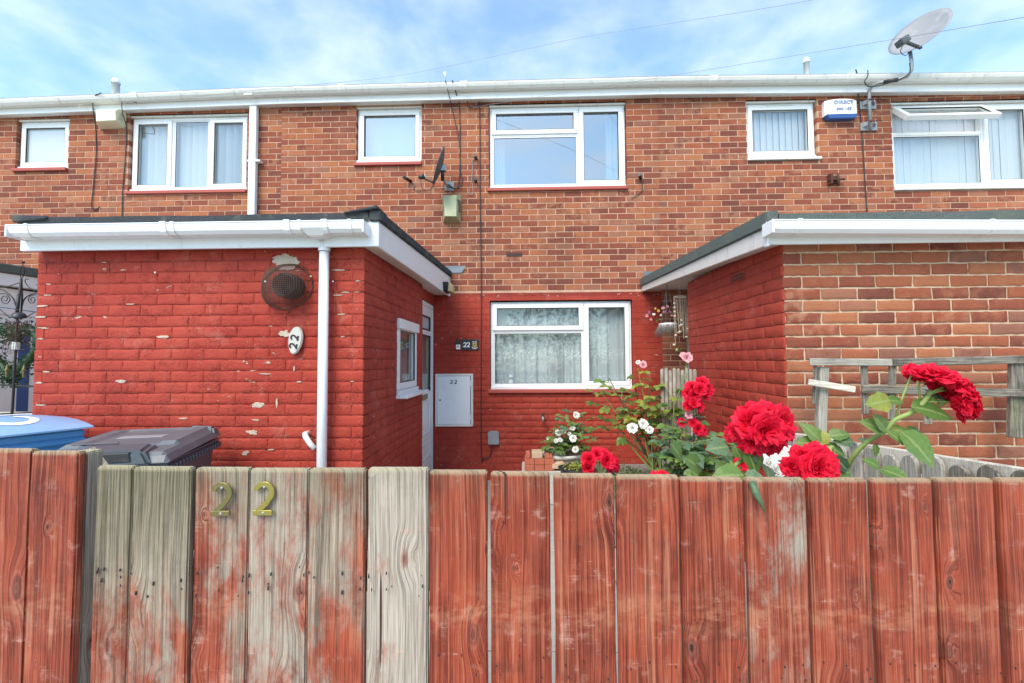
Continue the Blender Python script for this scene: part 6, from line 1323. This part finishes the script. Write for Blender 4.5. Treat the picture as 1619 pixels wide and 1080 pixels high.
# tall yellow-green bush behind
tb = thing('rose_bush', 'tall leggy rose bush with yellow-green leaves in front of the lace window corner', 'rose bush', (1.195, 4.1, 0.486))
bush(tb, (1.195, 4.1, 0.486), [(0.663, 4.1, 1.248), (0.75, 4, 1.333), (0.815, 4, 1.198), (0.736, 4.1, 1.086), (0.913, 4.2, 1.076), (1.006, 4.2, 1.371), (1.054, 4.2, 1.413), (1.125, 4.1, 1.328), (1.152, 4, 1.236), (1.268, 4.1, 1.316), (1.303, 4, 1.264), (1.426, 4.1, 1.211), (1.055, 4, 1.152), (1.148, 3.9, 1.106), (1.288, 4, 1.067), (1.148, 4.1, 1.017), (0.716, 4.1, 0.902), (0.867, 4, 0.956), (1.258, 4, 0.956)], ['leaf', 'leaf_lime', 'leaf_lime', 'leaf', 'leaf_lime'], .070, 3, .010, 5, target=285, start=.5)
for k, (p, c, r_) in enumerate([((0.884, 3.72, 0.932), 'rose_white', .062), ((0.973, 3.72, 0.968), 'rose_white', .055), ((1.018, 3.7, 0.919), 'rose_white', .045), ((1.081, 4.1, 1.449), 'rose_pink', .048), ((1.041, 4.12, 1.473), 'rose_white', .03)]): bloom(tb, p, (-.2, -1, .35), r_, c, k, 18)
pr_ = thing('rose_spray', 'pink rose bloom leaning by the corner of the painted side wall', 'rose', (1.298, 3.6, 1.51))
MB().tube([(1.298, 3.6, 1.499), (1.292, 3.65, 1.335), (1.256, 3.8, 1.115), (1.245, 3.9, 0.536)], [.003, .004, .006, .008], 6).build('stem', 'stem', pr_); bloom(pr_, (1.298, 3.6, 1.515), (-.2, -1, .3), .055, 'rose_pink', 1); bloom(pr_, (1.271, 3.62, 1.535), (-.8, -.6, .5), .035, 'rose_pink', 2, 14)
# white rose in the bowl
wb_ = thing('rose_bush', 'small bush of white roses growing in the pale bowl', 'rose bush', tuple(pc))
bush(wb_, tuple(pc - Vector((.0, .0, .05))), [(0.534, 4.9, 0.924), (0.477, 4.9, 0.786), (0.65, 4.9, 0.834), (0.718, 4.9, 0.731), (0.567, 4.8, 0.68), (0.365, 4.8, 0.68), (0.276, 4.8, 0.612), (0.434, 4.95, 0.862), (0.675, 4.85, 0.603), (0.599, 4.8, 0.532), (0.359, 4.75, 0.542), (0.495, 4.75, 0.755)], ['leaf', 'leaf_dull', 'leaf'], .058, 5, .007, 8, target=240, start=.3)
for k, (p, r_) in enumerate([((0.549, 4.85, 0.902), .052), ((0.501, 4.8, 0.767), .04), ((0.341, 4.75, 0.721), .048), ((0.401, 4.75, 0.741), .045), ((0.496, 4.7, 0.677), .055), ((0.32, 4.75, 0.641), .035), ((0.365, 4.72, 0.654), .035), ((0.521, 4.7, 0.559), .048), ((0.233, 4.75, 0.661), .016), ((0.461, 4.75, 0.715), .028)]): bloom(wb_, p, (random.Random(k).uniform(-.6, .4), -1, .5), r_, 'rose_white', k, 16)
# red and pink bush by the painted corner
rb_ = thing('rose_bush', 'rose bush with clustered crimson and one pink bloom against the painted side wall', 'rose bush', (0.781, 2.3, 0.884))
bush(rb_, (0.814, 2.35, 0.838), [(0.819, 2.3, 1.177), (0.867, 2.3, 1.164), (0.786, 2.3, 1.107), (0.897, 2.3, 1.107), (0.797, 2.2, 1.093), (0.751, 2.25, 1.037), (0.86, 2.25, 1.037), (0.948, 2.35, 1.049), (0.87, 2.2, 0.987), (0.779, 2.2, 1.002), (0.974, 2.3, 0.986), (0.887, 2.35, 1.213), (0.753, 2.3, 1.075)], ['leaf_dull', 'leaf_dull', 'leaf'], .046, 8, .007, 8, target=290, start=.3)
MB().tube([(0.863, 2.3, 1.267), (0.874, 2.3, 1.203), (0.856, 2.32, 1.071), (0.814, 2.35, 0.838)], [.003, .004, .005, .007], 6).build('stem', 'stem_brown', rb_)
for k, (p, nn_, r_) in enumerate([((0.852, 2.3, 1.357), (-.6, -.9, .5), .046), ((0.911, 2.32, 1.385), (-.1, -.8, 1), .044), ((0.938, 2.3, 1.347), (.7, -.9, .4), .044), ((0.862, 2.22, 1.35), (.1, -1, .3), .046), ((0.817, 2.26, 1.328), (-.8, -.8, .0), .040), ((0.904, 2.25, 1.322), (.5, -1, -.1), .040), ((0.834, 2.22, 1.322), (-.2, -1, -.1), .044), ((0.816, 2.25, 1.269), (-.4, -1, .2), .040), ((0.865, 2.24, 1.267), (.4, -1, .2), .040), ((0.83, 2.22, 1.284), (0, -1, .6), .038), ((0.797, 2.3, 1.177), (-.4, -1, .3), .032), ((0.856, 2.24, 1.154), (.1, -1, .1), .042), ((0.884, 2.25, 1.14), (.6, -1, .1), .034), ((0.839, 2.26, 1.18), (-.2, -1, .6), .036)]): bloom(rb_, p, nn_, r_, 'rose_red', k)
bloom(rb_, (0.818, 2.26, 1.221), (.1, -1, .2), .030, 'rose_pink', 2, 14)
# small crimson clusters just over the fence
cl = thing('rose_spray', 'crimson rose cluster rising over the fence in front of the brick stack', 'rose', (0.315, 1.9, 0.99))
for k, (p, nn_, r_) in enumerate([((0.266, 1.9, 1.077), (-.6, -1, .4), .047), ((0.304, 1.92, 1.099), (-.1, -.8, .8), .042), ((0.334, 1.92, 1.091), (.2, -.8, .8), .040), ((0.359, 1.9, 1.061), (.6, -1, .2), .050), ((0.334, 1.85, 1.083), (.2, -1, .2), .042), ((0.26, 1.88, 1.045), (-.5, -1, -.2), .040), ((0.386, 1.93, 1.041), (.9, -.7, .1), .035)]): bloom(cl, p, nn_, r_, 'rose_red', k + 1)
for a_, b_ in (((0.277, 1.92, 1.043), (0.31, 1.95, 0.963)), ((0.357, 1.92, 1.033), (0.329, 1.95, 0.963)), ((0.316, 1.93, 1.068), (0.321, 1.95, 0.955))): MB().tube([a_, b_, (b_[0], b_[1] + .05, .3)], .003, 6).build('stem', 'stem', cl)
for k in range(10): a_ = k * .63; put_leaf(cl, Vector((0.321, 1.93, 1.009)) + Vector((.02 * math.cos(a_), 0, -.01 + .012 * (k % 3))), (math.cos(a_), -.3, .5 + .1 * (k % 4)), (0, -.3, 1), .045, 'leaf_dull', k)
c2 = thing('rose_spray', 'lone crimson rose peeping over the fence below the tall bush', 'rose', (0.561, 1.9, 0.996))
for k, (p, nn_, r_) in enumerate([((0.543, 1.9, 1.009), (-.3, -.6, 1), .038), ((0.58, 1.9, 1.009), (.4, -.6, 1), .038)]): bloom(c2, p, nn_, r_, 'rose_red', k + 2)
MB().tube([(0.561, 1.9, 0.991), (0.577, 1.95, 0.736), (.6, 1.95, .1)], .003, 6).build('stem', 'stem', c2)
c3 = thing('rose_spray', 'half-hidden crimson rose low among the leaves right of the painted corner', 'rose', (0.76, 1.6, 1.116))
bloom(c3, (0.761, 1.6, 1.131), (-.2, -1, .4), .036, 'rose_red', 3); MB().tube([(0.765, 1.61, 1.118), (0.76, 1.62, 0.978), (.76, 1.62, .1)], .003, 6).build('stem', 'stem', c3)
# big climbing rose leaning on the front fence: two shoots
def near_shoot(t, stem, leaves, blooms, sr=(.007, .004)):
    if stem: wire(stem, .0058, 'stem', 'stem', t, n=8)
    for k, (p, tip, size, up_, mt) in enumerate(leaves):
        p, tip = Vector(p), Vector(tip); put_leaf(t, p, tip - p, up_, (tip - p).length, mt, k)
    for k, (p, nn_, r_) in enumerate(blooms): bloom(t, p, nn_, r_, 'rose_red', k, 34, .9 + .15 * (k % 3))
r1 = thing('rose_spray', 'largest crimson rose cluster, with broad dark leaves resting on the fence top', 'rose', (0.597, 1.2, 1.163))
FU, UP_ = (-.1, -1, .5), (0, -.35, 1)
near_shoot(r1, [(0.645, 1.24, 1.271), (0.628, 1.24, 1.25), (0.579, 1.22, 1.227), (0.558, 1.22, 1.204), (0.552, 1.25, 1.114), (.48, 1.25, .1)], [
    ((0.537, 1.2, 1.267), (0.473, 1.18, 1.266), 0, (0, -.8, .6), 'leaf_dull'), ((0.566, 1.2, 1.237), (0.555, 1.2, 1.273), 0, (-.6, -.8, .2), 'leaf'), ((0.578, 1.19, 1.267), (0.595, 1.17, 1.2), 0, (.2, -1, .3), 'leaf'), ((0.594, 1.19, 1.26), (0.621, 1.18, 1.22), 0, (.3, -1, .3), 'leaf_dull'),
    ((0.527, 1.1, 1.218), (0.453, 1.08, 1.223), 0, (0, -.75, .7), 'leaf'), ((0.539, 1.12, 1.216), (0.587, 1.1, 1.21), 0, (0, -.7, .7), 'leaf_dull'), ((0.538, 1.12, 1.213), (0.553, 1.16, 1.225), 0, (.2, -1, .2), 'leaf'),
    ((0.481, 1.5, 1.223), (0.531, 1.5, 1.16), 0, (.5, -.8, .6), 'leaf'), ((0.51, 1.45, 1.184), (0.579, 1.45, 1.136), 0, (-.2, -.8, .7), 'leaf'), ((0.547, 1.5, 1.192), (0.575, 1.45, 1.156), 0, (.4, -.8, .6), 'leaf_dull'), ((0.541, 1.3, 1.184), (0.595, 1.3, 1.191), 0, (0, -.8, .6), 'leaf'),
    ((0.547, 1.25, 1.238), (0.558, 1.22, 1.216), 0, (0, -.8, .6), 'leaf_dull'), ((0.631, 1.2, 1.22), (0.617, 1.15, 1.2), 0, (.3, -.8, .5), 'leaf_dull')],
    [((0.637, 1.22, 1.356), (-.1, -.7, 1), .058), ((0.586, 1.17, 1.337), (-.35, -1, .35), .064), ((0.669, 1.18, 1.328), (.65, -1, .15), .062), ((0.605, 1.14, 1.321), (.0, -1, -.05), .062), ((0.588, 1.17, 1.289), (-.3, -1, -.35), .054), ((0.645, 1.18, 1.287), (.3, -1, -.5), .052), ((0.574, 1.22, 1.305), (-.8, -.7, .1), .042), ((0.569, 1.25, 1.29), (-1, -.5, .3), .032), ((0.655, 1.2, 1.348), (.35, -.8, .8), .052)])
MB().tube([(0.521, 1.052, 1.216), (0.525, 1.04, 1.193), (0.543, 1.035, 1.15)], [.0075, .0085, .001], 8).build('curled_leaf', 'leaf_dull', r1)
calyx(r1, (0.574, 1.25, 1.283), (-1, -.4, .4), .05)
r2 = thing('rose_spray', 'arching crimson rose spray on a long green shoot in front of the trellis', 'rose', (0.877, 1.25, 1.166))
near_shoot(r2, [((0.878, 1.28, 1.089)[0], 1.28, .1), (0.878, 1.28, 1.089), (0.876, 1.25, 1.192), (0.878, 1.22, 1.244), (0.898, 1.2, 1.282), (0.925, 1.18, 1.31), (0.945, 1.17, 1.342), (0.977, 1.16, 1.361), (1.001, 1.15, 1.389), (1.021, 1.15, 1.417)], [
    ((0.919, 1.15, 1.392), (0.852, 1.13, 1.385), 0, (0, -1, .3), 'leaf_lime'), ((0.919, 1.16, 1.394), (0.957, 1.15, 1.389), 0, (0, -.8, .6), 'leaf'), ((0.913, 1.16, 1.318), (0.882, 1.15, 1.36), 0, (.3, -1, .2), 'leaf'), ((0.917, 1.17, 1.314), (0.865, 1.16, 1.35), 0, (.2, -.9, .6), 'leaf'), ((0.969, 1.15, 1.378), (1.051, 1.12, 1.37), 0, (0, -.75, .7), 'leaf'), ((1.004, 1.15, 1.382), (1.006, 1.14, 1.347), 0, (.2, -1, .2), 'leaf'),
    ((0.916, 1.16, 1.316), (0.937, 1.13, 1.291), 0, (.1, -.8, .7), 'leaf'), ((0.944, 1.15, 1.316), (0.992, 1.1, 1.243), 0, (.1, -1, .5), 'leaf'), ((0.968, 1.17, 1.316), (1.024, 1.15, 1.288), 0, (.1, -.8, .8), 'leaf'), ((0.945, 1.18, 1.318), (0.991, 1.17, 1.31), 0, (.1, -.8, .8), 'leaf_lime'),
    ((0.881, 1.14, 1.225), (0.907, 1.09, 1.214), 0, (0, -.9, .6), 'leaf'), ((0.886, 1.15, 1.225), (0.856, 1.15, 1.253), 0, (.3, -.9, .5), 'leaf'), ((0.906, 1.19, 1.277), (0.911, 1.18, 1.245), 0, (.3, -1, .2), 'leaf'), ((0.897, 1.2, 1.275), (0.887, 1.22, 1.291), 0, (0, -.8, .6), 'leaf_dull'), ((0.864, 1.3, 1.278), (0.912, 1.28, 1.293), 0, (0, -.8, .7), 'leaf'), ((0.919, 1.28, 1.264), (0.869, 1.28, 1.276), 0, (0, -.8, .7), 'leaf_dull'),
    ((0.84, 1.3, 1.26), (0.807, 1.3, 1.324), 0, (.4, -1, .2), 'leaf'), ((0.849, 1.3, 1.254), (0.852, 1.3, 1.296), 0, (-.4, -1, .2), 'leaf_lime'), ((0.836, 1.3, 1.256), (0.773, 1.3, 1.267), 0, (0, -.8, .6), 'leaf'), ((0.849, 1.3, 1.254), (0.895, 1.27, 1.232), 0, (.1, -.8, .6), 'leaf'), ((0.843, 1.2, 1.204), (0.809, 1.2, 1.252), 0, (.4, -1, .2), 'leaf_dark'), ((0.851, 1.2, 1.199), (0.791, 1.19, 1.218), 0, (.2, -1, .5), 'leaf')],
    [((1.004, 1.17, 1.458), (-.5, -.5, .9), .036), ((0.991, 1.13, 1.462), (-.2, -.6, 1), .042), ((1.013, 1.12, 1.462), (.0, -.6, 1), .048), ((1.042, 1.12, 1.45), (.3, -.6, 1), .048), ((1.043, 1.16, 1.442), (.0, -.9, .3), .040), ((1.067, 1.12, 1.428), (.6, -.7, .6), .050), ((1.07, 1.14, 1.411), (.3, -1, .1), .044), ((1.097, 1.13, 1.407), (1, -.6, .3), .046), ((1.105, 1.13, 1.384), (1, -.7, .0), .044), ((1.061, 1.11, 1.391), (.5, -1, -.1), .044), ((1.089, 1.13, 1.364), (.5, -.8, -.6), .036), ((1.077, 1.17, 1.425), (.1, -.8, -.1), .036), ((0.99, 1.17, 1.469), (-.8, -.5, .7), .026)])
for a_, b_ in (((0.945, 1.17, 1.342), (0.984, 1.16, 1.458)), ((1.001, 1.16, 1.381), (0.991, 1.15, 1.446)), ((1.004, 1.15, 1.395), (1.043, 1.14, 1.427)), ((1.014, 1.15, 1.406), (1.062, 1.14, 1.418)), ((1.005, 1.155, 1.388), (1.074, 1.13, 1.384))): MB().tube([a_, tuple(Vector(a_).lerp(Vector(b_), .5) + Vector((0, 0, .006))), b_], .0026, 6).build('side_stem', 'stem', r2)
for p in ((1.062, 1.14, 1.418), (1.04, 1.14, 1.427)): calyx(r2, p, (.3, -.5, .9), .06)
r3 = thing('rose_spray', 'crimson roses drooping over the fence top between the two big sprays', 'rose', (0.732, 1.15, 1.177))
near_shoot(r3, [(0.72, 1.13, 1.229), (0.787, 1.2, 1.221), (0.84, 1.25, 1.166), (.80, 1.25, .1)], [], [((0.7, 1.15, 1.253), (-.4, -.8, .7), .044), ((0.749, 1.17, 1.258), (.1, -.7, 1), .046), ((0.772, 1.16, 1.243), (.6, -.8, .5), .040), ((0.666, 1.14, 1.227), (-.8, -.8, .2), .038), ((0.698, 1.09, 1.236), (.05, -1, .15), .064), ((0.759, 1.12, 1.219), (.8, -.7, -.1), .03), ((0.689, 1.12, 1.224), (-.5, -1, .0), .040)])
# white board and white flower between them
wbd = props(MB().beam((0.874, 1.75, 1.133), (1.022, 1.75, 1.138), .02, .055).build('white_board', 'timber_white', None, bevel=.004, origin=(0.874, 1.75, 1.128)), 'piece of white painted board between the crimson roses', 'board')
wf = thing('rose_spray', 'white rose between the two crimson clusters at the fence top', 'rose', (0.813, 1.5, 1.13))
for k, (p, r_) in enumerate([((0.805, 1.5, 1.15), .042), ((0.814, 1.48, 1.137), .036)]): bloom(wf, p, (.2, -1, .5), r_, 'rose_white', k, 18)
MB().tube([(0.813, 1.5, 1.13), (0.821, 1.52, 1.01), (.79, 1.52, .1)], .003, 6).build('stem', 'stem', wf)

# ------------------------------------------------------------------ trees across the street, behind the viewer (they show in the lower windows)
m = MB(); rt = random.Random(31)
for k in range(15000):
    x = rt.uniform(-26, 26); h = 4.6 + 1.6 * math.sin(x * .5) + 1.1 * math.sin(x * 1.3 + 1); z = rt.uniform(.2, 1) * h * rt.uniform(.8, 1.05); p = Vector((x, -13 + rt.uniform(-1.4, 1.4), z)); d = Vector([rt.gauss(0, 1) for _ in range(3)]).normalized() * rt.uniform(.12, .28); e_ = d.orthogonal().normalized() * .07
    m.F([m.P(tuple(p)), m.P(tuple(p + d * .5 + e_)), m.P(tuple(p + d)), m.P(tuple(p + d * .5 - e_))])
props(m.build('treeline', 'leaf_dark', None, recalc=False, origin=(0, -13, 0)), 'row of dark trees across the street behind the viewer', 'trees', None, 'stuff')
